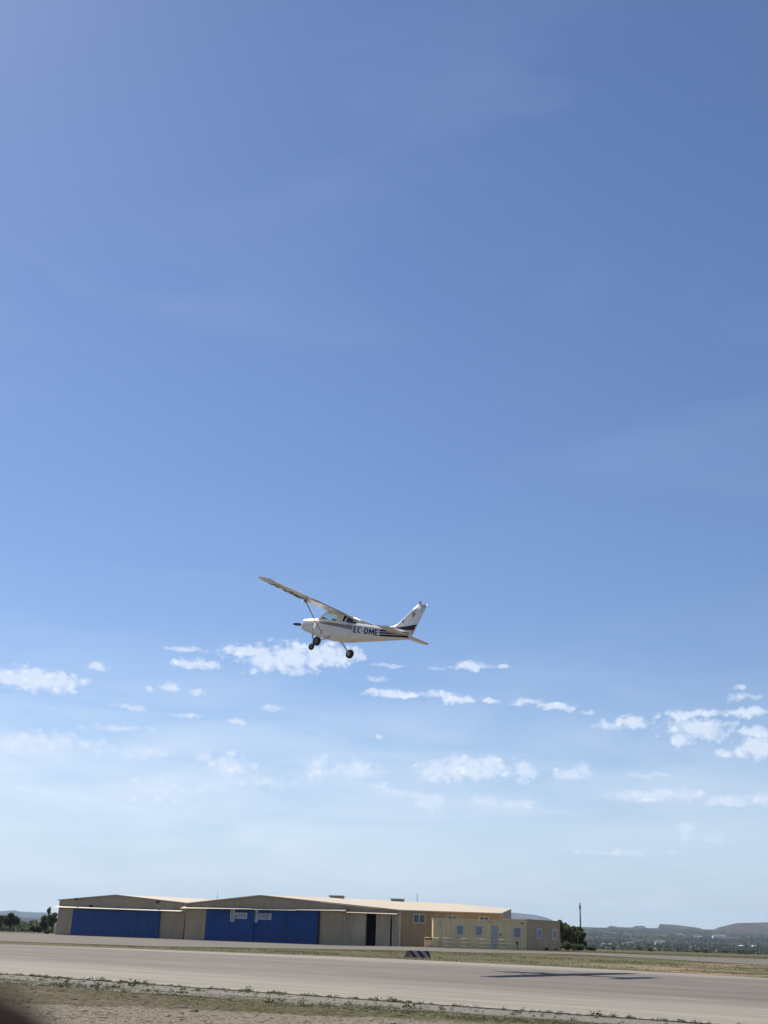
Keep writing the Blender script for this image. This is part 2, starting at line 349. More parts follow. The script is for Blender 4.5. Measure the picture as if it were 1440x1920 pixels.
def hills_mat():
    m = NT('hillside'); n1 = m.noise(m.vec('MULTIPLY', m.pos, (.014, .0045, .02)), 1.0, 7, .7); n2 = m.noise(m.pos, .05, 5, .65); n3 = m.noise(m.vec('MULTIPLY', m.pos, (.003, .0012, 0)), 1.0, 4, .6)
    green = m.mix(m.ramp(n2, .3, .7), (.020, .026, .020), (.055, .055, .042))
    brown = m.mix(m.ramp(n2, .3, .7), (.12, .09, .07), (.25, .20, .16))
    col = m.mix(m.ramp(n1, .54, .66), green, brown); col = m.mix(m.math('MULTIPLY', m.ramp(n3, .5, .62), .5), col, (.10, .07, .055))
    m.put(m.b.inputs['Base Color'], col); m.b.inputs['Roughness'].default_value = 1; m.b.inputs['Specular IOR Level'].default_value = 0; m.bump(n2, .8, 3); return m.mat
M['hills'] = hills_mat()

# ------------------------------------------------------------------ terrain
def off2z(off, r): return EYE + off * r / 2415.0
XR = np.array([-400,-100,100,300,600,900,1000,1090,1165,1169,1185,1214,1216,1236,1238,1262,1264,1300,1338,1345,1367,1375,1410,1440,1520,1650,1850,2400])
YR = np.array([ 14, 14, 14, 16, 22,  26,  28,28.9,  29,33.4,  31,30.8,  34,34.5,30.5,31.2,39.3,37.4,33.7,  31,31.6,35.9, 44,  46,  48,  40,  34,  20])
XF = np.array([-600,-200,0,30,42,50,56,110,200,400,700,860,957,985,1030,1050,1072,1090,1130,1300,2000])
YFx = np.array([ 13, 18,23,25,26.5,27,25,24.5,24,30,40,48,52.5,53,49.5,45,36,28,20,15,10])
def hill_h(A, r):
    x = 720 + np.tan(np.clip(A, -1.35, 1.35)) * 2260
    X, Y = r * np.sin(A), r * np.cos(A)
    right = sm(x, 700, 1050)
    near = gh(X, Y)
    zr = off2z(np.interp(x, XR, YR), 4200.)
    # control radii
    val = np.zeros_like(X)
    Rk = [0, 170, 260, 520, 900, 1500, 2300, 3300, 4200, 5200, 6500, 8200, 9600]
    z_right = [0, 0, -2.5, -9, -4.5, 1, 14, 34, None, -1, -2, -3, -4]
    z_left = [0, 0, -.2, -1.5, -3, -4, 2, 9, None, -5, -6, -7, -8]
    zs = []
    for a, b in zip(z_right, z_left):
        zs.append(zr if a is None else a * right + b * (1 - right))
    zs[10] = 20 + 0 * X; zs[9] = 5 + 0 * X
    zs[11] = off2z(np.interp(x, XF, YFx), 8200.); zs[12] = zs[11] * .5
    out = np.zeros_like(X)
    for i in range(len(Rk) - 1):
        t = np.clip((r - Rk[i]) / (Rk[i + 1] - Rk[i]), 0, 1); t2 = t * t * (3 - 2 * t)
        sel = (r >= Rk[i]) & (r <= Rk[i + 1]); out = np.where(sel, zs[i] * (1 - t2) + zs[i + 1] * t2, out)
    bump = (np.sin(X / 61 + 1.3 * np.sin(Y / 173)) * np.cos(Y / 97 + np.sin(X / 211)) + .6 * np.sin(X / 23 + Y / 41)) 
    out = out + bump * sm(r, 900, 2600) * 2.6 * (1 - sm(r, 3400, 3900)) 
    out = out + .5 * np.sin(A * 260) * sm(r, 4000, 4200) + .6 * np.sin(A * 140) * sm(r, 7500, 8200)
    return out + near * (1 - sm(r, 200, 400))
azs = np.radians(np.concatenate([np.arange(-180, -40, 5), np.arange(-40, -24, 1), np.arange(-24, 24, .09), np.arange(24, 40, 1), np.arange(40, 181, 5)]))
rs = np.concatenate([[0.5, 3], np.arange(6, 60, 3), np.arange(60, 170, 4), [175, 185, 200, 220, 240, 260, 290, 330, 380, 450, 520, 620, 740, 860, 1000, 1150, 1300, 1450, 1600, 1750, 1900, 2050, 2200, 2350, 2500, 2650, 2800, 2950, 3100, 3300, 3500, 3700, 3900, 4050, 4200, 4400, 4800, 5300, 6000, 6800, 7500, 7900, 8200, 8600, 9200]])
AA, RR = np.meshgrid(azs, rs); ZZ = hill_h(AA, RR)
Vt = np.stack([RR * np.sin(AA), RR * np.cos(AA), ZZ], -1).reshape(-1, 3); na = len(azs)
def grid_faces(i0, i1):
    i, j = np.meshgrid(np.arange(i0, i1), np.arange(na - 1), indexing='ij'); a = (i * na + j).ravel()
    return np.stack([a, a + 1, a + na + 1, a + na], -1)
cut = int(np.searchsorted(rs, 215))
def sub(Fc):
    ids, inv = np.unique(Fc, return_inverse=True); return Vt[ids], inv.reshape(Fc.shape)
v_, f_ = sub(grid_faces(0, cut)); tag(npmesh('ground', v_, f_[:, ::-1], M['ground'], smooth=True), 'dry grass, dirt and gravel of the airfield', kind='structure')
v_, f_ = sub(grid_faces(cut, len(rs) - 1)); tag(npmesh('hills', v_, f_[:, ::-1], M['hills'], smooth=True), 'scrub covered hills fading into the distance', kind='structure')

def strip(name, xs, near, far, mat, dz, nu=2, label=None):
    """sheet between two lists of ground points"""
    V = []; 
    for a, b in zip(near, far):
        for k in range(nu + 1):
            p = a * (1 - k / nu) + b * k / nu; V.append((p[0], p[1], float(gh(p[0], p[1])) + dz))
    Fc = [(i * (nu + 1) + k, (i + 1) * (nu + 1) + k, (i + 1) * (nu + 1) + k + 1, i * (nu + 1) + k + 1) for i in range(len(near) - 1) for k in range(nu)]
    return tag(npmesh(name, V, Fc, mat), label, kind='structure')
def us2p(u, s): return np.array([u * UV[0] + s * NV[0], u * UV[1] + s * NV[1], 0.])
us_ = np.arange(-260, 421, 4.0)
far_s = np.interp(us_, [-120, -9, 40, 85, 200], [46.6, 46.6, 48.6, 44.2, 44.0])
fe = [ground(x, y) for x, y in ((-700, 1748), (0, 1770.5), (480, 1788), (720, 1797.5), (1100, 1816), (1440, 1835), (1900, 1860))]
fu = np.array([p[:2] @ UV for p in fe])[::-1]; fs = np.array([p[:2] @ NV for p in fe])[::-1]; o_ = np.argsort(fu); far_s = np.interp(us_, fu[o_], fs[o_])
wob = .25 * np.sin(us_ * 1.7) + .18 * np.sin(us_ * .53)
strip('runway', us_, [us2p(u, 18.0) for u in us_], [us2p(u, s + w * .5) for u, s, w in zip(us_, far_s, wob)], M['runway'], .012, 4, 'worn light grey runway crossing the airfield')
us2_ = np.arange(-60, 120, .8)
irr = rng.normal(0, .16, len(us2_)) + .35 * np.sin(us2_ * .21) + .2 * np.sin(us2_ * .9)
sh_s = np.interp(us2_, [-20, 0, 8, 20], [16.4, 16.6, 16.1, 15.4])
strip('shoulder', us2_, [us2p(u, s + w) for u, s, w in zip(us2_, sh_s, irr)], [us2p(u, 17.86) for u in us2_], M['shoulder'], .005, 2, 'broken pale concrete shoulder beside the near runway edge')
# paved apron and taxiway on the far side
AX = [-700, -300, 0, 140, 290, 400, 480, 600, 700, 800, 940, 1090, 1250, 1440, 1700, 2100]
AN = [1742, 1757, 1765, 1770, 1775, 1776.5, 1778, 1780, 1781.5, 1784, 1787, 1790.5, 1799, 1809.5, 1824, 1846]
near_p = [ground(x, y) for x, y in zip(AX, AN)]
xs_f = np.linspace(-700, 2100, 120)
near_i = [ground(x, float(np.interp(x, AX, AN))) for x in xs_f]
FX = [-700, -200, 60, 103, 343, 750, 985, 1090, 1440, 1700, 2100]; FYp = [1724, 1742, 1751, 1752.0, 1761, 1775, 1784, 1786, 1799, 1809, 1825]
far_i = [ground(x, float(np.interp(x, FX, FYp))) for x in xs_f]
strip('apron', xs_f, near_i, far_i, M['apron'], .02, 8, 'grey apron and taxiway in front of the hangars')
# pale concrete pad left of the hangar
pad = [ground(x, y) for x, y in ((24, 1750.3), (100, 1752.5), (101, 1749.5), (30, 1748))]
mb = MB(); mb.add([(p[0], p[1], .035) for p in pad], [(0, 1, 2, 3)]); tag(mb.build('path', simple('bright_concrete', (.62, .60, .56), .8)), 'bright concrete strip beside the far hangar', kind='structure')

# ------------------------------------------------------------------ wall planes
class Wall:
    def __init__(s, x0, Y0, x1, Y1, zb=0.0):
        s.a = np.array([col_x(x0, Y0), Y0]); s.b = np.array([col_x(x1, Y1), Y1]); s.d = (s.b - s.a); s.len = np.linalg.norm(s.d); s.d /= s.len
        s.n = np.array([s.d[1], -s.d[0]]); s.zb = zb; s.ang = math.atan2(s.d[1], s.d[0])   # n points to the camera side
        if s.n @ s.a > 0: s.n = -s.n
    def hit(s, px, py):
        d = ray(px, py); m = np.array([[d[0], -s.d[0]], [d[1], -s.d[1]]]); k, t = np.linalg.solve(m, s.a)
        return t, EYE + d[2] * k
    def frame(s): return empty_at(s)
# pieces are built in a wall's own frame: x along the wall, -y towards the viewer, z up
def place(o, w):
    o.location = (w.a[0], w.a[1], w.zb); o.rotation_euler = (0, 0, w.ang)
def in_frame(w, p):
    q = np.array([p[0], p[1]]) - w.a; return (q @ w.d, q @ np.array([-w.d[1], w.d[0]]), p[2] - w.zb)
def lbox(mb, w, p0, p1, y0, y1, mi=0):
    """box on wall w whose face covers picture points p0 (top left) to p1 (bottom right); y0..y1 depth, negative = proud"""
    t0, z1 = w.hit(*p0); t1, z0 = w.hit(*p1); z1 -= w.zb; z0 = max(z0 - w.zb, -.05)
    mb.box(min(t0, t1), max(t0, t1), y0, y1, min(z0, z1), max(z0, z1), mi); return min(t0, t1), max(t0, t1), min(z0, z1), max(z0, z1)
def window(root, w, p0, p1, pane_mat, fr=.07, bars=0, y=-.05):
    t0, z1 = w.hit(*p0); t1, z0 = w.hit(*p1); z0 -= w.zb; z1 -= w.zb
    m = MB(); m.box(t0, t0 + fr, y, .02, z0, z1); m.box(t1 - fr, t1, y, .02, z0, z1); m.box(t0 + fr, t1 - fr, y, .02, z0, z0 + fr); m.box(t0 + fr, t1 - fr, y, .02, z1 - fr, z1)
    for k in range(bars):
        c = t0 + (t1 - t0) * (k + 1) / (bars + 1); m.box(c - fr * .3, c + fr * .3, y + .004, .02, z0 + fr, z1 - fr)
    o = m.build('window', M['white'], root)
    g = MB(); g.box(t0 + fr, t1 - fr, -.012, .01, z0 + fr, z1 - fr); g.build('pane', pane_mat, o); return o

# ------------------------------------------------------------------ hangars
BACK = np.array([.58, .8146])
def slab(mb, top, th=.14):
    """thick sheet from a list of top points (polygon, any height)"""
    n = len(top); lo = [(p[0], p[1], p[2] - th) for p in top]
    mb.add(list(top) + lo, [tuple(range(n)), tuple(reversed(range(n, 2 * n)))] + [(i, (i + 1) % n, n + (i + 1) % n, n + i) for i in range(n)])

# far hangar
W1 = Wall(103, 148, 342.5, 134)
h1 = empty('hangar', (0, 0, 0)); place(h1, W1)
tag(h1, 'beige gabled hangar with one wide closed blue sliding door, farther left of the two', 'hangar', 'hangars facing the runway')
bl1 = in_frame(W1, (W1.a[0] + BACK[0] * 24, W1.a[1] + BACK[1] * 24, 0)); bdx, bdy = bl1[0], bl1[1]
tL, zL = W1.hit(108, 1688.7); tA, zA = W1.hit(218, 1679.2); tR, zR = W1.hit(342, 1694.5)
tL = 0; tR = W1.len
mb = MB(); fr = [(tL, 0, -.3), (tR, 0, -.3), (tR, 0, zR), (tA, 0, zA), (tL, 0, zL)]; bk = [(x + bdx, y + bdy, z + (.2 if z > 0 else 0)) for x, y, z in fr]
mb.add(fr + bk, [(0, 1, 2, 3, 4), (9, 8, 7, 6, 5), (0, 5, 6, 1), (1, 6, 7, 2), (4, 9, 5, 0)]); mb.build('wall', M['beige'], h1)
def ov(p, dx, dy, dz): return (p[0] + dx, p[1] + dy, p[2] + dz)
mb = MB()
slab(mb, [ov(fr[4], -.25, -.12, .12), ov(fr[3], 0, -.12, .12), ov(bk[3], 0, .1, .12), ov(bk[4], -.25, .1, .12)], .10)
slab(mb, [ov(fr[3], 0, -.12, .12), ov(fr[2], .15, -.12, .12), ov(bk[2], .15, .1, .12), ov(bk[3], 0, .1, .12)], .10)
mb.build('roof', M['roof'], h1)
mb = MB(); t0, z0 = W1.hit(107, 1699); t1, z1 = W1.hit(342, 1707)
mb.hexa([(.0, -.75, z0 - .13), (tR, -.75, z1 - .13), (tR, 0, z1 - .13), (0, 0, z0 - .13), (0, -.03, z0 + .07), (tR, -.03, z1 + .07), (tR, 0, z1 + .05), (0, 0, z0 + .05)])
mb.build('track_cover', M['cover'], h1)
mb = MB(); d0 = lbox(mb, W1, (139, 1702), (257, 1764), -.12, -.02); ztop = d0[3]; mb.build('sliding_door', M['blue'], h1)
mb = MB(); tt0, _ = W1.hit(256.5, 1740); tt1, _ = W1.hit(299.5, 1740); mb.box(tt0, tt1, -.18, -.125, .02, ztop + .02); mb.build('sliding_door', M['blue'], h1)
mb = MB(); mb.box(tt0 - .03, tt0 + .04, -.188, -.183, .02, ztop + .02); mb.build('door_seam', M['dark'], h1)
mb = MB(); mb.box(0, tR, -.035, 0, -.05, .30); mb.build('footing', M['concrete_foot'], h1)
for px, py in ((145, 1685.5), (297, 1691.5), (172, 1698.5)):
    mb = MB(); t, z = W1.hit(px, py); mb.box(t - .13, t + .13, -.30, 0, z - .09, z + .09); mb.box(t - .10, t + .10, -.34, -.30, z - .13, z + .02); mb.build('floodlight', M['dark'], h1)

# near hangar with its lower bay and tan wing
W2 = Wall(345, 132.3, 750, 117)
h2 = empty('hangar', (0, 0, 0)); place(h2, W2)
tag(h2, 'long beige hangar with blue doors, banners, an open ribbed bay and tan side wall', 'hangar', 'hangars facing the runway')
def w2(p): return in_frame(W2, p)
FL = W2.hit(346, 1695.5); FA = W2.hit(490, 1680.2); FR = W2.hit(750, 1708)
At = w2(at(750, 1708, 117)); Bt = w2(at(939, 1713, 115.2)); Ct = w2(at(958.5, 1706.2, 128)); Dt = w2(at(848, 1696.2, 138)); Et = w2(at(640, 1686, 138.2))
LR = (bdx * 18 / 24, 18 * .98, FL[1] + .2)
tO0, _ = W2.hit(687.5, 1740); tO1, _ = W2.hit(706.5, 1740); _, zO = W2.hit(697, 1713)
zO -= 0
def roofz(t):
    return np.interp(t, [0, FA[0], W2.len], [FL[1], FA[1], FR[1]])
mb = MB()
segs = [0, FA[0], tO0]
mb.add([(0, 0, -.3), (tO0, 0, -.3), (tO0, 0, roofz(tO0)), (FA[0], 0, FA[1]), (0, 0, FL[1])], [(0, 1, 2, 3, 4)])
mb.add([(tO1, 0, -.3), (W2.len, 0, -.3), (W2.len, 0, FR[1]), (tO1, 0, roofz(tO1))], [(0, 1, 2, 3)])
mb.add([(tO0, 0, zO), (tO1, 0, zO), (tO1, 0, roofz(tO1)), (tO0, 0, roofz(tO0))], [(0, 1, 2, 3)])
mb.add([(0, 0, -.3), (0, 0, FL[1]), LR, (LR[0], LR[1], -.3)], [(0, 1, 2, 3)])
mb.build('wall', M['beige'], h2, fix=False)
# inside of the open bay
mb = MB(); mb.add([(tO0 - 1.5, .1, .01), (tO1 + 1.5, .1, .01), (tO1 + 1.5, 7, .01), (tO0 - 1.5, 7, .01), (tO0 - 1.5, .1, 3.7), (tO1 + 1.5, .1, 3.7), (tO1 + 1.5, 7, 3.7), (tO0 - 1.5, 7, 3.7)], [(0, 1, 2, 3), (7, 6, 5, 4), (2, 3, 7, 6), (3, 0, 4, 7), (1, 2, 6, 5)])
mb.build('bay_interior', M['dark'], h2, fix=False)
# tan side walls
mb = MB(); Bg = (Bt[0], Bt[1], -.3); Ag = (At[0], At[1], -.3); Cg = (Ct[0], Ct[1], -.3)
mb.add([Ag, Bg, Bt, At], [(0, 1, 2, 3)]); mb.add([Bg, Cg, Ct, Bt], [(0, 1, 2, 3)])
W3 = Wall(750, 117, 939, 115.2, 0.0)
wing = mb.build('side_wall', M['tan'], h2, fix=False)
FLr, FAr = (0 - .25, -.2, FL[1] + .12), (FA[0], -.2, FA[1] + .12)
mb = MB()
up = lambda p, k=.12: (p[0], p[1], p[2] + k)
slab(mb, [FLr, FAr, up(Et), up(LR)], .12)
Ar = (W2.len + .15, -.25, FR[1] + .1); Br = (Bt[0] + .25, Bt[1] - .3, Bt[2] + .05)
for tri in ((FAr, Ar, up(Et)), (Ar, up(Dt), up(Et)), (Ar, Br, up(Dt)), (Br, up(Ct), up(Dt))): slab(mb, list(tri), .10)
mb.build('roof', M['roof'], h2, fix=False)
# track covers: long one over the blue doors, lower one over the bay
mb = MB()
def cover(p0, p1, hgt, dep):
    a, za = W2.hit(*p0); b, zb_ = W2.hit(*p1)
    mb.hexa([(a, -dep, za - hgt), (b, -dep, zb_ - hgt), (b, 0, zb_ - hgt), (a, 0, za - hgt), (a, -.03, za + .03), (b, -.03, zb_ + .03), (b, 0, zb_ + .03), (a, 0, za + .03)])
cover((346, 1700.2), (480, 1702), .17, .75); cover((480.2, 1702.3), (562, 1704), .18, .72); cover((562.3, 1703.6), (654, 1705.0), .16, .75)
mb.build('track_cover', M['cover'], h2)
mb = MB(); cover((655, 1708.3), (750, 1711.8), .15, .7); mb.build('track_cover', M['cover'], h2)
mb = MB(); a, za = W2.hit(642, 1704.5); mb.hexa([(a, -.5, za - .3), (a + .8, -.5, za - .28), (a + .8, 0, za - .1), (a, 0, za - .1), (a, -.5, za - .2), (a + .8, -.5, za - .18), (a + .8, 0, za + .05), (a, 0, za + .05)]); mb.build('torn_flashing', M['metal'], h2)
# blue doors, four leaves
doors = [(386.5, 432), (431.5, 478), (477.5, 540.5), (540, 597)]; offs = [-.10, -.17, -.10, -.17]
_, zD = W2.hit(490, 1704.5)
for (xa, xb), oy in zip(doors, offs):
    mb = MB(); ta, _ = W2.hit(xa, 1740); tb, _ = W2.hit(xb, 1740); mb.box(ta, tb - .012, oy - .055, oy, .03, zD); mb.build('sliding_door', M['blue'], h2)
for xs_ in (431.7, 477.7, 540.2):
    mb = MB(); ta, _ = W2.hit(xs_, 1740); mb.box(ta - .035, ta + .035, -.232, -.228, .03, zD); mb.build('door_seam', M['dark'], h2)
mb = MB(); ta, _ = W2.hit(597, 1740); mb.box(ta, ta + .14, -.2, -.003, .0, zD); mb.build('door_post', M['dark'], h2)
# ribbed bay doors
for xa, xb, oy in ((656, 664.5, -.05), (664.8, 687.5, -.12), (706.5, 733, -.12), (736, 749, -.05)):
    mb = MB(); ta, _ = W2.hit(xa, 1740); tb, _ = W2.hit(xb, 1740); _, zt = W2.hit((xa + xb) / 2, 1711.5 + (xa - 655) * .02); mb.box(ta, tb, oy - .05, oy, .03, zt - .05); mb.build('ribbed_door', M['annexpanel'], h2)
mb = MB(); ta, _ = W2.hit(733, 1740); mb.box(ta, ta + .13, -.10, -.003, .0, 2.75); mb.build('door_post', M['dark'], h2)
mb = MB(); ta, za = W2.hit(713, 1747); mb.box(ta - .12, ta + .1, -.20, -.172, za, za + .03); mb.build('door_handle', M['metal'], h2); mb = MB(); mb.box(ta - .1, ta + .06, -.20, -.172, za - .17, za - .14); mb.build('door_latch', M['metal'], h2)
mb = MB(); mb.box(W2.len - .12, W2.len + .05, -.08, .02, -.02, FR[1] - .05); mb.build('corner_trim', M['trim'], h2)
mb = MB(); mb.box(0, tO0 - 2.0, -.035, 0, -.05, .30); mb.build('footing', M['concrete_foot'], h2)
mb = MB(); t, z = W2.hit(649.5, 1723); mb.tube([(t, 0, z + .05), (t, -.25, z + .05)], .03, 8); mb.tube([(t, -.20, z + .12), (t, -.36, z - .08)], [.07, .13], 10); mb.build('wall_lamp', M['white'], h2)
# roof boxes and side-wall windows
for px0, px1, y0, y1 in ((617.5, 640.5, 1679.5, 1686.5), (733, 753.5, 1685.5, 1692)):
    p0 = w2(at(px0, y1, 137)); p1 = w2(at(px1, y1, 136.6)); mb = MB(); hgt = (y1 - y0) * 1.15 * 137 / 2415
    d = np.array(p1) - np.array(p0); d[2] = 0; nrm = np.array([-d[1], d[0], 0]) / np.linalg.norm(d) * .9
    P = [np.array(p0), np.array(p0) + d, np.array(p0) + d + nrm, np.array(p0) + nrm]
    mb.hexa([p + [0, 0, -.25] for p in P] + [p + [0, 0, hgt * .72] for p in P]); c = sum(P) / 4
    mb.hexa([c + (p - c) * 1.12 + [0, 0, hgt * .72] for p in P] + [c + (p - c) * 1.12 + [0, 0, hgt] for p in P]); mb.build('roof_vent', simple('vent_metal', (.27, .245, .215), .6) if 'ventm' not in M else M['ventm'], h2)
sw = empty('side_wing', (0, 0, 0))   # joined below: windows of the tan wall are parts of the hangar, kept in its frame
bpy.data.objects.remove(sw)
def side_window(p0, p1, bars):
    t0, z1 = W3.hit(*p0); t1, z0 = W3.hit(*p1); fr_ = .06; m = MB(); g = MB()
    def P(t, off, z):
        q = W3.a + W3.d * t + W3.n * off; return w2((q[0], q[1], z))
    def bx(mm, a, b, o0, o1, c, d): mm.hexa([P(a, o1, c), P(b, o1, c), P(b, o0, c), P(a, o0, c), P(a, o1, d), P(b, o1, d), P(b, o0, d), P(a, o0, d)])
    bx(m, t0, t0 + fr_, -.02, .06, z0, z1); bx(m, t1 - fr_, t1, -.02, .06, z0, z1); bx(m, t0 + fr_, t1 - fr_, -.02, .06, z0, z0 + fr_); bx(m, t0 + fr_, t1 - fr_, -.02, .06, z1 - fr_, z1)
    for k in range(bars):
        c = t0 + (t1 - t0) * (k + 1) / (bars + 1); bx(m, c - .03, c + .03, -.02, .05, z0 + fr_, z1 - fr_)
    o = m.build('window', M['white'], h2); bx(g, t0 + fr_, t1 - fr_, -.01, .012, z0 + fr_, z1 - fr_); g.build('pane', M['pane'], o)
side_window((775, 1713.3), (797.5, 1731.5), 1); side_window((839, 1716.5), (857.5, 1731), 1); side_window((899, 1718), (916.5, 1732), 1)

# banners hanging on the blue doors
def ink(name, c): return simple(name, c, .7)
M['banner'] = simple('banner_vinyl', (.42, .42, .47), .5, var=.08, scale=2); M['ink'] = ink('banner_ink', (.12, .13, .18)); M['inkg'] = ink('banner_green_ink', (.12, .17, .14))
def text_mesh(body, size=1.0, bold=0.0, shear=0.0, sx=1.0):
    cv = bpy.data.curves.new('lettering', 'FONT'); cv.body = body; cv.size = size; cv.offset = bold; cv.shear = shear; cv.fill_mode = 'BOTH'; cv.resolution_u = 3
    o = bpy.data.objects.new('lettering', cv); COL.objects.link(o); dg = bpy.context.evaluated_depsgraph_get(); me = bpy.data.meshes.new_from_object(o.evaluated_get(dg))
    bpy.data.objects.remove(o); V = [tuple(v.co) for v in me.vertices]; Fc = [tuple(p.vertices) for p in me.polygons]; bpy.data.meshes.remove(me)
    V = np.array(V); x0, x1, y0, y1 = V[:, 0].min(), V[:, 0].max(), V[:, 1].min(), V[:, 1].max()
    V[:, 0] = (V[:, 0] - x0) / (x1 - x0); V[:, 1] = (V[:, 1] - y0) / (y1 - y0); return V, Fc
def banner(p0, p1, oy, label, kind):
    t0, z1 = W2.hit(*p0); t1, z0 = W2.hit(*p1); root = empty('banner', (0, 0, 0)); q = W2.a + W2.d * t0 - np.array([-W2.d[1], W2.d[0]]) * 0
    root.location = (q[0], q[1], z0); root.rotation_euler = (0, 0, W2.ang); tag(root, label, 'banner', 'banners on the blue hangar doors')
    w, h = t1 - t0, z1 - z0; m = MB(); n = 6
    V = [[(w * i / n, oy - .015 - .01 * math.sin(i * 1.9 + j), h * j / 3) for i in range(n + 1)] for j in range(4)]
    for j in range(3):
        for i in range(n): m.add([V[j][i], V[j][i + 1], V[j + 1][i + 1], V[j + 1][i]], [(0, 1, 2, 3)])
    b = [(0, oy - .004, 0), (w, oy - .004, 0), (w, oy - .004, h), (0, oy - .004, h)]; m.add(b, [(3, 2, 1, 0)]); m.build('sheet', M['banner'], root, fix=False)
    g = MB(); y = oy - .032
    if kind == 'wide_logo':
        g.tube([(w * .13, y, h * .42), (w * .13, y - .002, h * .42)], h * .26, 14); 
        for k, (a, b_) in enumerate(((.3, .86), (.3, .92))): g.box(w * a, w * b_, y - .002, y, h * (.62 - .24 * k), h * (.72 - .24 * k))
        g.box(w * .08, w * .5, y - .002, y, h * .1, h * .16)
    elif kind == 'wide_lines':
        for k in range(5): g.box(w * .10, w * (.86 - .05 * (k % 2)), y - .002, y, h * (.80 - .15 * k), h * (.86 - .15 * k))
    elif kind == 'tall':
        for k in range(9): g.box(w * (.32 + .06 * (k % 2)), w * (.62 - .05 * (k % 3)), y - .002, y, h * (.14 + .085 * k), h * (.19 + .085 * k))
    else:
        g.tube([(w * .5, y, h * .5), (w * .5, y - .002, h * .5)], h * .28, 12)
    g.build('print', M['inkg'] if kind in ('wide_logo', 'square') else M['ink'], root)
banner((435.3, 1704.8), (442.5, 1721.3), -.235, 'narrow tall white banner directly left of the round logo banner', 'tall')
banner((434.3, 1721.8), (441.5, 1728.3), -.235, 'small square white panel below the left tall banner', 'square')
banner((443.2, 1711), (466, 1723.3), -.245, 'wide white banner with dark round logo on the blue hangar door', 'wide_logo')
banner((478.0, 1705.5), (485, 1729.3), -.175, 'narrow tall white banner between the two wide banners', 'tall')
banner((487, 1712.3), (510.5, 1724.8), -.175, 'wide white banner with lines of small print, rightmost on the doors', 'wide_lines')

# masts behind the roofs
def mast(px, y0, y1, Y, r, name, label, cat, cross=False):
    b = at(px, y0, Y); t = at(px, y1, Y); z0 = float(hill_h(np.array(math.atan2(b[0], b[1])), np.array(math.hypot(b[0], b[1]))))
    root = empty(name, (b[0], b[1], z0)); m = MB(); m.tube([(0, 0, 0), (0, 0, t[2] - z0)], [r, r * .8], 8); m.build('pole', M['pole'], root)
    m = MB()
    if cross: m.tube([(0, 0, t[2] - z0 - .7), (0, 0, t[2] - z0 - .3)], .115, 8)
    else: m.tube([(0, 0, t[2] - z0 - .05), (0, 0, t[2] - z0 + .3)], .008, 6)
    m.build('tip', M['pole'], root); tag(root, label, cat); return root
mast(407, 1690, 1674, 150, .03, 'antenna_mast', 'thin antenna mast rising behind the roof valley between the hangars', 'antenna')
mast(782, 1692, 1675, 142, .04, 'antenna_mast', 'thin antenna mast behind the cream roof of the long hangar', 'antenna')
mast(1089.5, 1770, 1693, 150, .10, 'utility_pole', 'dark bare utility pole standing among the trees right of the cabins', 'pole', True)

# ------------------------------------------------------------------ portable cabins
WC1 = Wall(812, 111, 988, 111, .2); WC2 = Wall(988.3, 111.2, 1050, 117, .2)
def cabin(w, depth, xl, top_y0, top_y1, wallmat, label):
    root = empty('portable_cabin', (0, 0, 0)); place(root, w); tag(root, label, 'cabin', 'portable cabins in front of the long hangar')
    _, zt = w.hit((w is WC1) * 900 or 1020, top_y0); zt -= w.zb; Lw = w.len; m = MB()
    m.box(0, Lw, 0, depth, .10, zt); m.build('wall', wallmat, root)
    m = MB(); m.box(-.05, Lw + .05, -.05, depth + .05, zt, zt + .10); m.build('roof', M['trim' if w is WC1 else 'beige'], root)
    m = MB(); m.box(.1, Lw - .1, .08, depth - .1, -.1, .10); m.build('base', M['dark'], root)
    m = MB()
    m.box(0, .09, -.02, -.001, .10, zt); m.box(Lw - .09, Lw, -.02, -.001, .10, zt); m.box(.09, Lw - .09, -.022, -.001, .10, .2)
    m.build('corner_frame', wallmat, root); return root, zt
c1, zt1 = cabin(WC1, 2.2, 812, 1726.0, 1726.5, M['cabin'], 'long cream portable cabin with white door and three windows behind the railing')
for p0, p1 in (((855, 1733.5), (870, 1754)), ((890, 1735.3), (905, 1755.5)), ((961, 1738), (977.5, 1759.5))): window(c1, WC1, p0, p1, M['shutter'], .09, 0, -.06)
mb = MB(); t0, t1, z0, z1 = lbox(mb, WC1, (921, 1735.5), (934.5, 1783), -.06, -.002); d_ = mb.build('door', M['greydoor'], c1)
mb = MB(); mb.box(t0 + .06, t0 + .1, -.1, -.06, z0 + .95, z0 + 1.1); mb.build('handle', M['dark'], d_)
mb = MB(); t, z = WC1.hit(938.5, 1752); z -= .2; mb.box(t - .06, t + .06, -.07, -.002, z - .08, z + .08); mb.build('meter_box', M['dark'], c1)
mb = MB(); t, z = WC1.hit(979, 1731.5); z -= .2; mb.box(t - .09, t + .09, -.09, -.002, z - .05, z + .05); mb.build('lamp', M['dark'], c1)
mb = MB(); t, z = WC1.hit(918, 1729.5); z -= .2; mb.box(t - .07, t + .07, -.09, -.002, z - .06, z + .06); mb.build('lamp', M['metal'], c1)
mb = MB(); t, z = WC1.hit(826, 1727); mb.tube([(t, -.06, .1), (t, -.06, z - .2)], .05, 8); mb.build('downpipe', M['trim'], c1)
for xm in (836, 846, 878, 884, 912, 945, 952):   # panel joints
    mb = MB(); t, _ = WC1.hit(xm, 1750); mb.box(t - .03, t + .03, -.018, -.001, .2, zt1 - .03); mb.build('panel_joint', M['cabin'], c1)
c2_, zt2 = cabin(WC2, 2.4, 988, 1727.5, 1729, M['cabin2'], 'short orange tan portable cabin with two narrow windows beside the trees')
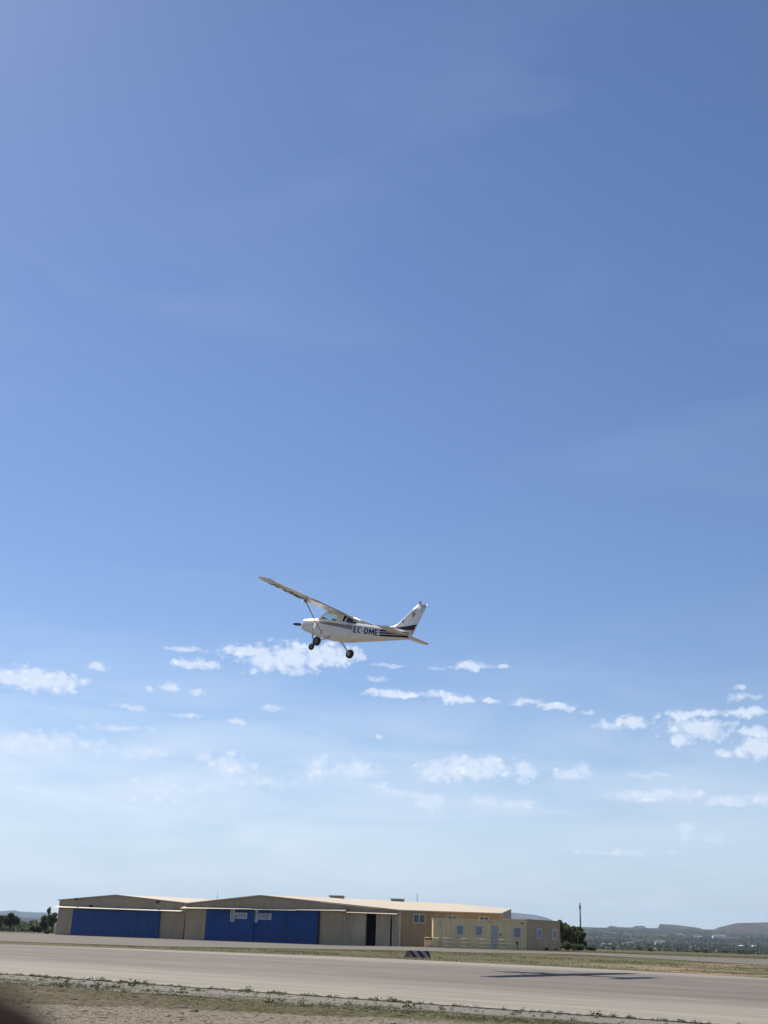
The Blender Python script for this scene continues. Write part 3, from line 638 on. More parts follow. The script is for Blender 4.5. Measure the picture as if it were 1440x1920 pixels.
for p0, p1 in (((1005, 1740.5), (1015, 1760.5)), ((1034, 1742), (1043, 1761.5))): window(c2_, WC2, p0, p1, M['shutter'], .12, 0, -.06)
c2_.location.z = .2

# railings
def railing(pts, label):
    root = empty('railing', (pts[0][0], pts[0][1], pts[0][2])); o = np.array(pts[0]); tag(root, label, 'railing', 'cream railings in front of the cabin')
    for p in pts:
        q = np.array(p) - o; m = MB(); m.box(q[0] - .035, q[0] + .035, q[1] - .035, q[1] + .035, q[2] - .1, q[2] + .98); m.build('post', M['railing'], root)
    for zz in (.28, .6, .93):
        m = MB()
        for a, b in zip(pts[:-1], pts[1:]): m.tube([np.array(a) - o + [0, 0, zz], np.array(b) - o + [0, 0, zz]], .034, 6)
        m.build('rail', M['railing'], root)
fz = .2
railing([(col_x(x, 108.6), 108.6, fz) for x in (830, 863, 897, 934, 970)], 'long three-rail cream railing before the cabin windows and door')
railing([(col_x(x, Y), Y, fz) for x, Y in ((796, 110.4), (812, 109.6), (828, 108.7))], 'short sloping cream railing at the left end of the cabin')
mb = MB(); X = col_x(969.5, 108.0); root = empty('bollard', (X, 108, .2)); tag(root, 'short dark post with round head in front of the cabin', 'post')
mb.tube([(0, 0, -.1), (0, 0, .55)], .05, 8); mb.build('post', M['pole'], root); mb = MB(); mb.box(-.08, .08, -.06, .06, .55, .85); mb.build('head', M['dark'], root, bevel=.01)
# dark box by the tan wall, under the railing
p = at(799, 1770, 112.5); root = empty('meter_cabinet', (p[0], 112.5, .2)); tag(root, 'low cabinet with dark top at the end of the cabin', 'cabinet')
mb = MB(); mb.box(-.1, 1.2, -.2, .3, -.1, .75); mb.build('body', M['cabin'], root); mb = MB(); mb.box(-.14, 1.24, -.24, .34, .75, .95); mb.build('lid', simple('maroon_lid', (.10, .06, .06), .6), root)

# ------------------------------------------------------------------ striped runway marker
g0 = ground(764, 1795); root = empty('runway_marker', (g0[0], g0[1], 0), math.atan2(.5, .86)); tag(root, 'wedge-shaped marker with black and white diagonal stripes at the runway edge', 'marker')
Lm, Wm, Hm = 1.25, .86, .47
M['mk_w'] = simple('marker_white', (.46, .36, .35), .6, var=.2, scale=8); M['mk_b'] = simple('marker_black', (.085, .018, .026), .6, var=.3, scale=8)
mb = MB(); rx = (.06, -.0)
def mk(t, k): return (t, -Wm / 2 * (1 - k), Hm * k)
n = 6; w_ = Lm / 5.0
def stripe_polys(side):
    out = []
    for i in range(-3, 8):
        a = i * w_ * .5 * 2; 
        lo0, lo1 = a, a + w_; sh = -w_ * 1.1
        poly = [(lo0, 0), (lo1, 0), (lo1 + sh, 1), (lo0 + sh, 1)]
        out.append((poly, i % 2))
    return out
def clipx(poly, x0, x1):
    for lim, sgn in ((x0, 1), (x1, -1)):
        res = []
        for i in range(len(poly)):
            a, b = poly[i], poly[(i + 1) % len(poly)]; da, db = sgn * (a[0] - lim), sgn * (b[0] - lim)
            if da >= 0: res.append(a)
            if (da >= 0) != (db >= 0):
                t = da / (da - db); res.append((a[0] + (b[0] - a[0]) * t, a[1] + (b[1] - a[1]) * t))
        poly = res
        if not poly: return []
    return poly
for side in (-1, 1):
    for poly, k in stripe_polys(side):
        c_ = clipx(poly, 0, Lm)
        if len(c_) >= 3: mb.add([(x, side * Wm / 2 * (1 - t * .88), Hm * t) for x, t in c_], [tuple(range(len(c_)))], k)
mb.add([(0, -Wm / 2, 0), (0, Wm / 2, 0), (0, Wm * .06, Hm), (0, -Wm * .06, Hm)], [(0, 1, 2, 3)], 1); mb.add([(Lm, -Wm / 2, 0), (Lm, Wm / 2, 0), (Lm, Wm * .06, Hm), (Lm, -Wm * .06, Hm)], [(0, 1, 2, 3)], 0)
mb.add([(0, -Wm * .06, Hm), (Lm, -Wm * .06, Hm), (Lm, Wm * .06, Hm), (0, Wm * .06, Hm)], [(0, 1, 2, 3)], 0); mb.build('board', [M['mk_w'], M['mk_b']], root)
mb = MB(); mb.box(-.06, Lm + .06, -Wm / 2 - .05, Wm / 2 + .05, -.05, .03); mb.build('base', M['concrete_foot'], root)

# ------------------------------------------------------------------ vegetation
def leaves(cent, rad, n, size, squash=.8, clumps=14, seed=0, core=.25):
    """leaf faces gathered in clumps through a crown's volume"""
    r_ = np.random.default_rng(seed); cent = np.array(cent, float); rad = np.array(rad, float)
    d = r_.normal(size=(clumps, 3)); d /= np.linalg.norm(d, axis=1)[:, None]; cl = cent + d * rad * r_.uniform(core, .85, (clumps, 1)); cr_ = r_.uniform(.22, .48, clumps) * rad.mean()
    k = r_.integers(0, clumps, n); p = r_.normal(size=(n, 3)); p /= np.linalg.norm(p, axis=1)[:, None]; p = cl[k] + p * (cr_[k] * r_.uniform(.35, 1.0, n) ** .6)[:, None] * [1, 1, squash]
    a = r_.normal(size=(n, 3)); a /= np.linalg.norm(a, axis=1)[:, None]; b = np.cross(a, r_.normal(size=(n, 3))); b /= np.linalg.norm(b, axis=1)[:, None]; s = (size * r_.uniform(.6, 1.4, n))[:, None]
    V = np.stack([p - a * s, p + b * s * .55, p + a * s, p - b * s * .55], 1).reshape(-1, 3); Fc = np.arange(4 * n).reshape(n, 4); return V, Fc, cl
def tree(name, px, base_y, top_y, half_w, Y, mat, label, group, seed, n=2600, size=.13, trunk=.25, clumps=16, lean=0, cat='tree', z0=None):
    b = at(px, base_y, Y); zb = float(hill_h(np.array(math.atan2(b[0], b[1])), np.array(math.hypot(b[0], b[1])))) if z0 is None else z0
    t = at(px, top_y, Y)[2]; hgt = t - zb; w = half_w * Y * .936 / F * 1.0
    root = empty(name, (b[0], b[1], zb)); tag(root, label, cat, group); ch = hgt * (1 - trunk); cz = hgt * trunk + ch / 2
    V, Fc, cl = leaves((lean, 0, cz), (w, w, ch / 2), n, size, 1.0, clumps, seed); npmesh('crown', V, Fc, mat, root)
    m = MB(); r0 = max(.05, hgt * .028); m.tube([(0, 0, -.2), (lean * .3 + .03, 0, hgt * trunk), (lean * .8, .02, hgt * .62)], [r0, r0 * .75, r0 * .3], 8)
    for c in cl[:7]: m.tube([(lean * .3 + .02, 0, hgt * trunk * .85), ((c[0] + lean * .3) / 2, c[1] / 2, (c[2] + hgt * trunk) / 2 + .1), tuple(c)], [r0 * .5, r0 * .32, r0 * .12], 6, cap=False)
    m.build('trunk', M['bark'], root); return root
GL = 'trees left of the far hangar'; GR = 'trees right of the cabins'
tree('tree', 17, 1748, 1710.5, 16, 190, M['leaf_dark'], 'dark round-crowned tree alone at the left edge', GL, 3, 3200, .17, .22)
tree('tree', -8, 1747, 1716, 15, 200, M['leaf_dark'], 'dark tree cut off by the left frame edge', GL, 4, 2200, .17, .22)
tree('bush', 63, 1748, 1731, 8, 172, M['leaf_dark'], 'dark rounded bush, left one of a pair by the concrete strip', GL, 5, 1300, .13, .05, 9, cat='bush')
tree('bush', 73, 1748, 1737, 7, 170, M['leaf_dark'], 'low dark bush touching its taller neighbour on the right', GL, 6, 1000, .12, .05, 8, cat='bush')
tree('tree', 84, 1748, 1705, 13, 168, M['leaf_mid'], 'loose pale green tree growing beside the far hangar', GL, 7, 2000, .13, .12, 12)
tree('tree', 97, 1750, 1703, 9, 165, M['leaf_mid'], 'narrow green tree against the corner of the far hangar', GL, 8, 1700, .12, .1, 10)
tree('tree', 87, 1750, 1696.5, 4, 166, M['leaf_mid'], 'thin sprig-topped tree rising above the loose pale one', GL, 9, 500, .10, .3, 7)
tree('bush', 90, 1750, 1744.0, 6, 160, M['leaf_dark'], 'tiny dark shrub on the bright concrete strip', GL, 10, 350, .09, .02, 5, cat='bush')
tree('tree', 1061, 1788, 1721, 17, 133, M['leaf_mid'], 'broad green tree growing against the short tan cabin', GR, 11, 5200, .12, .08, 22)
tree('tree', 1078, 1788, 1729, 17, 138, M['leaf_dark'], 'dark dense tree standing left of the utility pole', GR, 12, 4800, .12, .1, 20)
tree('tree', 1052, 1788, 1716.5, 7, 131, M['leaf_mid'], 'slim treetop showing over the roof corner of the short cabin', GR, 13, 900, .10, .3, 9)
tree('tree', 1091, 1787, 1745, 10, 136, M['leaf_dark'], 'small dark tree at the foot of the utility pole', GR, 14, 2200, .11, .08, 12)
tree('bush', 1062, 1788, 1768, 13, 124, M['leaf_pale'], 'pale leafy shrub in front of the broad tree', GR, 15, 1500, .09, .02, 10, cat='bush')
tree('bush', 1084, 1788, 1772, 14, 126, M['leaf_mid'], 'green shrub below the utility pole', GR, 16, 1500, .09, .02, 10, cat='bush')
tree('bush', 1108, 1789, 1776, 11, 132, M['leaf_dark'], 'low dark shrub right of the utility pole', GR, 17, 900, .1, .02, 8, cat='bush')
tree('bush', 1024, 1789, 1777, 5, 113.0, M['leaf_mid'], 'weedy shrub at the foot of the short cabin wall', 'shrubs at the cabin foot', 18, 500, .05, .02, 6, cat='bush', z0=.2)
tree('bush', 1042, 1789, 1779, 4, 114.6, M['leaf_mid'], 'small weedy shrub near the right end of the short cabin', 'shrubs at the cabin foot', 19, 400, .05, .02, 6, cat='bush', z0=.2)

M['wood'] = foliage('wood_leaves', (.035, .045, .02), (.10, .115, .055), .08)
M['scrub'] = foliage('scrub_leaves', (.014, .02, .015), (.048, .052, .040), .02)
def clumps_on(name, label, r0, r1, x0, x1, n, size, mat, per=14, seed=1, squash=.6, leaf=.3):
    r_ = np.random.default_rng(seed); r = np.exp(r_.uniform(math.log(r0), math.log(r1), n)); x = r_.uniform(x0, x1, n); A = np.arctan((x - 720) / 2260.)
    z = hill_h(A, r); s = size * r_.uniform(.5, 1.5, n); C = np.stack([r * np.sin(A), r * np.cos(A), z + s * .35], -1)
    p = r_.normal(size=(n, per, 3)); p /= np.linalg.norm(p, axis=2)[..., None]; p = C[:, None] + p * (s[:, None] * r_.uniform(.4, 1, (n, per)))[..., None] * [1, 1, squash]
    a = r_.normal(size=(n, per, 3)); a /= np.linalg.norm(a, axis=2)[..., None]; b = np.cross(a, r_.normal(size=(n, per, 3))); b /= np.linalg.norm(b, axis=2)[..., None]; k = (s * leaf)[:, None, None]
    V = np.stack([p - a * k, p + b * k * .7, p + a * k, p - b * k * .7], 2).reshape(-1, 3); Fc = np.arange(len(V)).reshape(-1, 4)
    return tag(npmesh(name, V, Fc, mat), label, kind='stuff')
clumps_on('scrub', 'dark scrub and small trees dotting the distant hillside', 620, 3600, 850, 1560, 5200, 3.4, M['scrub'], 10, 21)
clumps_on('scrub', 'low scrub beyond the taxiway on the plateau edge', 150, 420, 1085, 1560, 170, .42, M['scrub'], 20, 22)
clumps_on('wood', 'dark tree belt beyond the left end of the airfield', 330, 520, -150, 110, 620, 2.1, M['wood'], 150, 23, .75, .14)
clumps_on('wood', 'hazy woods in the distance at the left', 700, 2600, -150, 120, 1300, 4.5, M['wood'], 30, 24, .7, .2)

# far houses on the hillside
GH = 'pale houses on the distant hillside'
M['farwall'] = simple('far_white_wall', (.75, .73, .70), .7); M['farroof'] = simple('far_tile_roof', (.20, .14, .11), .8); M['farpane'] = M['pane']
def house(px, py, r, w, d, h, rz, label, roof='farroof'):
    A = math.atan((px - 720) / 2260); z = float(hill_h(np.array(A), np.array(float(r)))); root = empty('house', (r * math.sin(A), r * math.cos(A), z), rz); tag(root, label, 'house', GH)
    m = MB(); m.box(-w / 2, w / 2, -d / 2, d / 2, -1, h); m.build('wall', M['farwall'], root)
    m = MB(); o = .4; m.add([(-w / 2 - o, -d / 2 - o, h), (w / 2 + o, -d / 2 - o, h), (w / 2 + o, d / 2 + o, h), (-w / 2 - o, d / 2 + o, h), (-w / 2 - o, 0, h + d * .22), (w / 2 + o, 0, h + d * .22)], [(0, 1, 5, 4), (2, 3, 4, 5), (0, 4, 3), (1, 2, 5), (3, 2, 1, 0)]); m.build('roof', M[roof], root)
    for k in (-1, 1):
        m = MB(); m.box(k * w * .25 - .6, k * w * .25 + .6, -d / 2 - .06, -d / 2 + .02, h * .35, h * .75); m.build('window', M['farpane'], root)
house(1414, 1781, 1400, 4, 4, 2.6, .1, 'bright white house low on the hillside, left of the pair at the right edge', 'farwall')
house(1439, 1782, 1400, 4, 4, 2.6, -.1, 'white house cut off by the right frame edge', 'farwall')
house(1262, 1766, 1500, 12, 7, 4, .2, 'pale house in the middle of the hillside with tiled roof')
house(1335, 1760, 2300, 14, 8, 4.5, -.2, 'pale house high on the hillside below the flat-topped ridge')
house(1162, 1773, 1150, 10, 6, 3, .3, 'pale low house near the foot of the slope beyond the pole')
house(1375, 1758, 2500, 26, 9, 5, .0, 'long pale farm building below the right hilltop')
house(1205, 1770, 1300, 9, 6, 3, .5, 'small pale house on the slope between two larger ones')

# lumpy relief of the verge nearest to the camera
gu, gs_ = np.meshgrid(np.arange(-12, 27, .05), np.arange(8.5, 15.6, .06), indexing='ij'); rr_ = np.random.default_rng(55)
gx = gu * UV[0] + gs_ * NV[0] + rr_.normal(0, .012, gu.shape); gy = gu * UV[1] + gs_ * NV[1] + rr_.normal(0, .012, gu.shape)
rel = rr_.random(gu.shape) ** 2 * .016 + .012 * np.clip(np.sin(gu * 7.1 + 3 * np.sin(gs_ * 2.3)) * np.sin(gs_ * 9.3 + 2 * np.sin(gu * 3.1)), 0, 1)
fade = sm(gs_, 15.6, 15.0) * sm(gs_, 8.5, 9.0); gz = gh(gx, gy) + .004 + rel * fade - .02 * (1 - fade)
nj = gu.shape[1]; ii, jj = np.meshgrid(np.arange(gu.shape[0] - 1), np.arange(nj - 1), indexing='ij'); a_ = (ii * nj + jj).ravel()
tag(npmesh('gravel_bed', np.stack([gx, gy, gz], -1).reshape(-1, 3), np.stack([a_, a_ + nj, a_ + nj + 1, a_ + 1], -1)[:, ::-1], M['ground'], smooth=False), 'lumpy gravel and dry soil of the verge nearest the camera', kind='structure')

# grass, weeds and stones
def blades(P, h, w, per, seed, spread):
    r_ = np.random.default_rng(seed); n = len(P); B = np.repeat(P, per, 0); k = len(B); B = B + np.c_[r_.normal(0, 1, (k, 2)) * np.repeat(spread, per)[:, None], np.zeros(k)]
    hh = np.repeat(h, per) * r_.uniform(.5, 1.2, k); ww = w * r_.uniform(.6, 1.3, k); th = r_.uniform(0, 2 * np.pi, k); ln = hh * r_.uniform(.1, .7, k); ph = r_.uniform(0, 2 * np.pi, k)
    dx = np.c_[np.cos(th), np.sin(th), np.zeros(k)] * ww[:, None]; tip = B + np.c_[np.cos(ph) * ln, np.sin(ph) * ln, hh]
    V = np.stack([B - dx, B + dx, tip], 1).reshape(-1, 3); return V, np.arange(3 * k).reshape(k, 3)
def scatter_us(n, u0, u1, s0, s1, seed, keep=None):
    r_ = np.random.default_rng(seed); u = r_.uniform(u0, u1, n); s = r_.uniform(s0, s1, n)
    if keep is not None: k = keep(u, s, r_); u, s = u[k], s[k]
    X = u * UV[0] + s * NV[0]; Y = u * UV[1] + s * NV[1]; vis = np.abs(X / np.maximum(Y, 1)) < .40; X, Y, u, s = X[vis], Y[vis], u[vis], s[vis]
    return np.c_[X, Y, gh(X, Y)], u, s
def vn(u, s, seed, f):   # cheap smooth noise
    r_ = np.random.default_rng(seed); v = 0
    for k in range(6):
        a = r_.uniform(0, 6.28); q = f * (1.6 ** k); v = v + np.sin(u * q * np.cos(a) + s * q * 2 * np.sin(a) + r_.uniform(0, 6)) / (1.25 ** k)
    return v / 3
Vs, Fs = [], []
P, u, s = scatter_us(80000, -14, 26, 9.5, 16.6, 31, lambda u, s, r: (s > np.minimum(20.0 - .55 * u, 14.5) + vn(u, s, 1, .5) * .5) & (vn(u, s, 2, .9) + r.uniform(-.6, .6, len(u)) > -.25))
tag(npmesh('grass', *blades(P, np.full(len(P), .026), .006, 4, 32, np.full(len(P), .03)), M['grass']), 'short dry grass between the gravel and the runway shoulder', kind='stuff')
# weeds along the runway edge crack and on the shoulder
P1, u, s = scatter_us(3000, -16, 34, 17.82, 18.06, 33, lambda u, s, r: vn(u, s * 0, 5, .55) + r.uniform(-.5, .5, len(u)) > .0)
P2, u2, s2 = scatter_us(3400, -16, 34, 15.2, 17.9, 34, lambda u, s, r: vn(u, s, 6, 1.0) + r.uniform(-.5, .5, len(u)) > .18 - .02 * (u - 8))
P = np.r_[P1, P2]; r_ = np.random.default_rng(35); hh = .022 + .06 * r_.random(len(P)) ** 3 + (r_.random(len(P)) > .99) * .10
def blobs(P, rad, per, seed, k_=.5):
    r_ = np.random.default_rng(seed); n = len(P); p = r_.normal(size=(n, per, 3)); p /= np.linalg.norm(p, axis=2)[..., None]; p[..., 2] = np.abs(p[..., 2])
    p = P[:, None] + p * (rad[:, None] * r_.uniform(.2, 1, (n, per)))[..., None] * [1.2, 1.2, 1.0]; a = r_.normal(size=(n, per, 3)); a /= np.linalg.norm(a, axis=2)[..., None]; b = np.cross(a, r_.normal(size=(n, per, 3))); b /= np.linalg.norm(b, axis=2)[..., None]; k = (rad * k_)[:, None, None]
    V = np.stack([p - a * k, p + b * k * .5, p + a * k, p - b * k * .5], 2).reshape(-1, 3); return V, np.arange(len(V)).reshape(-1, 4)
tag(npmesh('weeds', *blobs(P, hh * .85, 40, 36, .22), M['weed']), 'dark weeds sprouting from the cracks of the runway shoulder', kind='stuff')
kk = r_.random(len(P)) > .93
tag(npmesh('weeds', *blades(P[kk], .03 + hh[kk] * 1.3, .003, 5, 46, .01 + hh[kk] * .3), M['weed']), 'thin stalks standing up among the shoulder weeds', kind='stuff')
mb = MB(); cr_u = np.arange(-60, 120, .25)
V = []; 
for i, u_ in enumerate(cr_u):
    a = us2p(u_, 17.90 + .02 * math.sin(u_ * 3.1)); b = us2p(u_, 17.985 + .015 * math.sin(u_ * 5.3)); V += [(a[0], a[1], .018), (b[0], b[1], .018)]
tag(npmesh('runway_joint', V, [(2 * i, 2 * i + 2, 2 * i + 3, 2 * i + 1) for i in range(len(cr_u) - 1)], M['crack']), 'dark soil-filled joint along the near runway edge', kind='structure')
P, u, s = scatter_us(90000, -160, 130, 46.5, 112, 37, lambda u, s, r: (vn(u, s, 8, .22) + r.uniform(-.5, .5, len(u)) > .05))
az_p = np.arctan2(P[:, 0], P[:, 1]); r_p = np.hypot(P[:, 0], P[:, 1]); na_ = np.array(near_i); fa_ = np.array(far_i)
kp = (r_p < np.interp(az_p, np.arctan2(na_[:, 0], na_[:, 1]), np.hypot(na_[:, 0], na_[:, 1])) - .2) | ((r_p > np.interp(az_p, np.arctan2(fa_[:, 0], fa_[:, 1]), np.hypot(fa_[:, 0], fa_[:, 1])) + .5) & (P[:, 0] > 16))
P = P[kp]
tag(npmesh('grass', *blades(P, np.full(len(P), .055), .02, 5, 38, np.full(len(P), .14)), foliage('far_grass', (.07, .07, .032), (.19, .18, .09), .3)), 'patchy green grass between the runway and the taxiway', kind='stuff')
P, u, s = scatter_us(60000, -14, 26, 8.5, 16.5, 39, lambda u, s, r: s < np.minimum(20.3 - .55 * u, 15.0) + vn(u, s, 1, .5) * .6)
r_ = np.random.default_rng(40); n = len(P); sz = .004 + .018 * r_.random(n) ** 5; oct_ = np.array([[1, 0, 0], [0, 1, 0], [-1, 0, 0], [0, -1, 0], [0, 0, .4], [0, 0, -.5]])
V = (P[:, None] + oct_[None] * sz[:, None, None] * r_.uniform(.6, 1.4, (n, 6, 1)) + r_.normal(0, .25, (n, 6, 3)) * sz[:, None, None] * [1, 1, .4] + [0, 0, .010]).reshape(-1, 3); f0 = np.array([[0, 1, 4], [1, 2, 4], [2, 3, 4], [3, 0, 4], [1, 0, 5], [2, 1, 5], [3, 2, 5], [0, 3, 5]])
tag(npmesh('gravel', V, (np.arange(n)[:, None, None] * 6 + f0).reshape(-1, 3), simple('stones', (.26, .22, .165), .9, var=.5, scale=7)), 'loose pale stones scattered over the gravel in the foreground', kind='stuff')

M['rock'] = simple('dark_stone', (.07, .06, .05), .9, var=.3, scale=20, bump=.4)
for k, (x, y, rr, lb) in enumerate(((342, 1892.5, .075, 'dark clod of earth on the gravel edge, the larger of two'), (363, 1899.5, .06, 'flat dark clod of earth on the gravel, nearer and lower one'), (256, 1889, .035, 'small dark stone on the gravel left of the two clods'))):
    g = ground(x, y); bm = bmesh.new(); bmesh.ops.create_icosphere(bm, subdivisions=2, radius=rr)
    for v in bm.verts: f_ = 1 + .25 * math.sin(v.co.x * 60 + k) + .2 * math.sin(v.co.y * 80 + 2 * k); v.co = Vector((v.co.x * f_ * 1.3, v.co.y * f_, v.co.z * f_ * .5))
    me = bpy.data.meshes.new('clod'); bm.to_mesh(me); bm.free(); me.materials.append(M['rock']); o = bpy.data.objects.new('clod', me); COL.objects.link(o); o.location = (g[0], g[1], g[2] + rr * .15); tag(o, lb, 'stone', 'dark clods on the gravel')

# ------------------------------------------------------------------ aeroplane
PL = empty('aeroplane', (-3.82965164, 53.05456298, 15.30697282)); tag(PL, 'white high-wing propeller aeroplane marked EC-DME climbing above the runway', 'aeroplane')
def rotm(yaw, pitch, bank): return Matrix.Rotation(yaw, 3, 'Z') @ Matrix.Rotation(-pitch, 3, 'Y') @ Matrix.Rotation(bank, 3, 'X')
PL.rotation_euler = rotm(R_(138.418), R_(16.048), R_(3.682)).to_euler()
def paint(name, c, rough=.3):
    m = NT(name); nz = m.noise(m.vec('MULTIPLY', m.obj, (1, 3, 1)), 2.5, 5, .6); m.put(m.b.inputs['Base Color'], m.mix(m.ramp(nz, .35, .75), c, tuple(x * .9 for x in c)))
    m.b.inputs['Roughness'].default_value = rough; m.b.inputs['Coat Weight'].default_value = .3; m.b.inputs['Coat Roughness'].default_value = .15; return m.mat
M['pw'] = paint('aircraft_white', (.78, .76, .72)); M['pgrey'] = paint('stripe_grey', (.19, .17, .16)); M['pblack'] = simple('stripe_black', (.008, .007, .009), .6, spec=.25); M['pmaroon'] = simple('stripe_maroon', (.04, .014, .026), .6, spec=.25); M['ppink'] = paint('stripe_pink', (.42, .26, .27))
M['tyre'] = simple('tyre_rubber', (.018, .018, .018), .8); M['rim'] = simple('wheel_rim', (.14, .14, .145), .5, .2); M['steel'] = simple('gear_steel', (.42, .41, .40), .35, .3)
M['gearpaint'] = simple('gear_paint', (.46, .44, .41), .4); M['prop'] = simple('propeller_black', (.015, .016, .022), .35); M['seat'] = simple('seat_fabric', (.06, .035, .03), .8); M['red'] = simple('flag_red', (.38, .03, .03), .5); M['yellow'] = simple('flag_yellow', (.55, .33, .03), .5); M['green'] = simple('emblem_green', (.03, .10, .06), .5)
def glass(name, tint):
    m = NT(name); tr = m.n('ShaderNodeBsdfTransparent'); tr.inputs[0].default_value = (*tint, 1); gl = m.n('ShaderNodeBsdfGlossy'); gl.inputs[1].default_value = .03; fr_ = m.n('ShaderNodeLayerWeight'); fr_.inputs[0].default_value = .12; fo_ = m.math('MULTIPLY_ADD', m.math('POWER', fr_.outputs[1], 2.0), .5, .03)
    ms = m.n('ShaderNodeMixShader'); m.L(fo_, ms.inputs[0]); m.L(tr.outputs[0], ms.inputs[1]); m.L(gl.outputs[0], ms.inputs[2]); m.L(ms.outputs[0], m.out.inputs[0]); return m.mat
M['glass'] = glass('cabin_glass', (.86, .92, .89))
# fuselage sections: x, z bottom, z top, half width, squareness
SEC = [(-.42, -.42, .04, .32, 3.4), (-.47, -.46, .09, .37, 3.4), (-.70, -.51, .13, .41, 3.2), (-1.10, -.57, .19, .46, 3.2), (-1.45, -.62, .24, .49, 3.4), (-1.80, -.65, .27, .52, 3.6), (-2.3, -.66, .28, .53, 3.8), (-2.9, -.63, .29, .53, 3.8),
       (-3.4, -.57, .31, .51, 3.6), (-3.9, -.49, .33, .46, 3.4), (-4.4, -.41, .355, .40, 3.2), (-5.0, -.31, .375, .33, 3.0), (-5.6, -.215, .39, .26, 2.8), (-6.2, -.11, .405, .19, 2.6), (-6.7, -.03, .415, .13, 2.4), (-7.12, .05, .42, .06, 2.2)]
SX = [-s[0] for s in SEC]
def secat(x): return [float(np.interp(-x, SX, [s[k] for s in SEC])) for k in (1, 2, 3, 4)]
def ysurf(x, z):
    zb, zt, hw, e = secat(x); c = (zb + zt) / 2; h = (zt - zb) / 2; k = min(.999, abs((z - c) / h)); return hw * (1 - k ** e) ** (1 / e)
def ring(x, n=36):
    zb, zt, hw, e = secat(x); c = (zb + zt) / 2; h = (zt - zb) / 2; out = []
    for i in range(n):
        a = 2 * math.pi * i / n; ca, sa = math.cos(a), math.sin(a); out.append((x, hw * math.copysign(abs(ca) ** (2 / e), ca), c + h * math.copysign(abs(sa) ** (2 / e), sa)))
    return out
xs_all = sorted(set([s[0] for s in SEC] + list(np.arange(-.6, -7.1, -.2).round(2))), reverse=True)
mb = MB(); mb.loft([ring(x) for x in xs_all if x >= -1.45]); mb.build('cowling', M['pw'], PL)
mb = MB(); mb.loft([ring(x) for x in xs_all if x <= -1.45]); mb.build('fuselage', M['pw'], PL)
# cowl details: seam, intakes, exhaust
mb = MB(); mb.loft([[(x, p[1] * 1.004, (p[2] + .19) * 1.004 - .19) for p in ring(x)] for x in (-1.44, -1.46)], cap=False); mb.build('cowl_seam', simple('seam_grey', (.35, .34, .32), .5), PL)
mb = MB()
for sy in (-1, 1): mb = MB(); mb.tube([(-.405, sy * .17, -.12), (-.43, sy * .17, -.12)], .075, 12); mb.build('air_intake', M['dark'], PL)
mb = MB(); mb.tube([(-1.25, .2, -.55), (-1.3, .2, -.72), (-1.36, .2, -.78)], .035, 10); mb.build('exhaust', M['steel'], PL)
# spinner and propeller
mb = MB(); C0 = np.array([0, 0, -.17])
mb.loft([[(x, r * math.cos(a) + C0[1], r * math.sin(a) + C0[2]) for a in np.linspace(0, 2 * math.pi, 17)[:-1]] for x, r in ((-.41, .15), (-.33, .145), (-.25, .11), (-.17, .05), (-.15, .01))]); spn = mb.build('spinner', M['pw'], PL)
mb = MB(); dirp = np.array([0, .86, -.20]); dirp /= np.linalg.norm(dirp); per_ = np.cross([1, 0, 0], dirp)
for sg in (-1, 1):
    rings = []
    for k, (r, c, tw) in enumerate(((.08, .05, 60), (.2, .068, 45), (.4, .075, 30), (.6, .065, 22), (.70, .045, 17), (.76, .02, 15))):
        t = R_(tw); ch = per_ * math.cos(t) * c * sg + np.array([1, 0, 0]) * math.sin(t) * c; th_ = np.array([1, 0, 0]) * math.cos(t) * .012; o = C0 + [-.31, 0, 0] + sg * dirp * r
        rings.append([o + ch, o + th_, o - ch, o - th_])
    mb.loft(rings)
mb.build('propeller', M['prop'], PL)
# cabin: roof, pillars, glass
RZ = .60
def cyl_y(z): return .53 - (z - .25) * .10
roofprof = [(-2.0, RZ - .03), (-2.20, RZ + .02), (-2.6, RZ + .04), (-3.2, RZ + .02), (-3.36, RZ - .01)]
mb = MB(); rings = []
for x, z in roofprof:
    hw = .47; rings.append([(x, hw * math.cos(a) if abs(math.cos(a)) > 0 else 0, (z - .05) + (.06 if math.sin(a) > 0 else .03) * math.sin(a)) for a in np.linspace(0, 2 * math.pi, 25)[:-1]])
mb.loft(rings); mb.build('cabin_roof', M['pw'], PL)
def quad_strip(mb, pts_out, th=.03):
    """thin panel following four corners, thickened inwards"""
    p = [np.array(q, float) for q in pts_out]; n = np.cross(p[1] - p[0], p[3] - p[0]); n /= np.linalg.norm(n)
    if n[1] * p[0][1] > 0 or abs(p[0][1]) < 1e-6: n = -n
    mb.hexa([p[0], p[1], p[2], p[3], p[0] + n * th, p[1] + n * th, p[2] + n * th, p[3] + n * th])
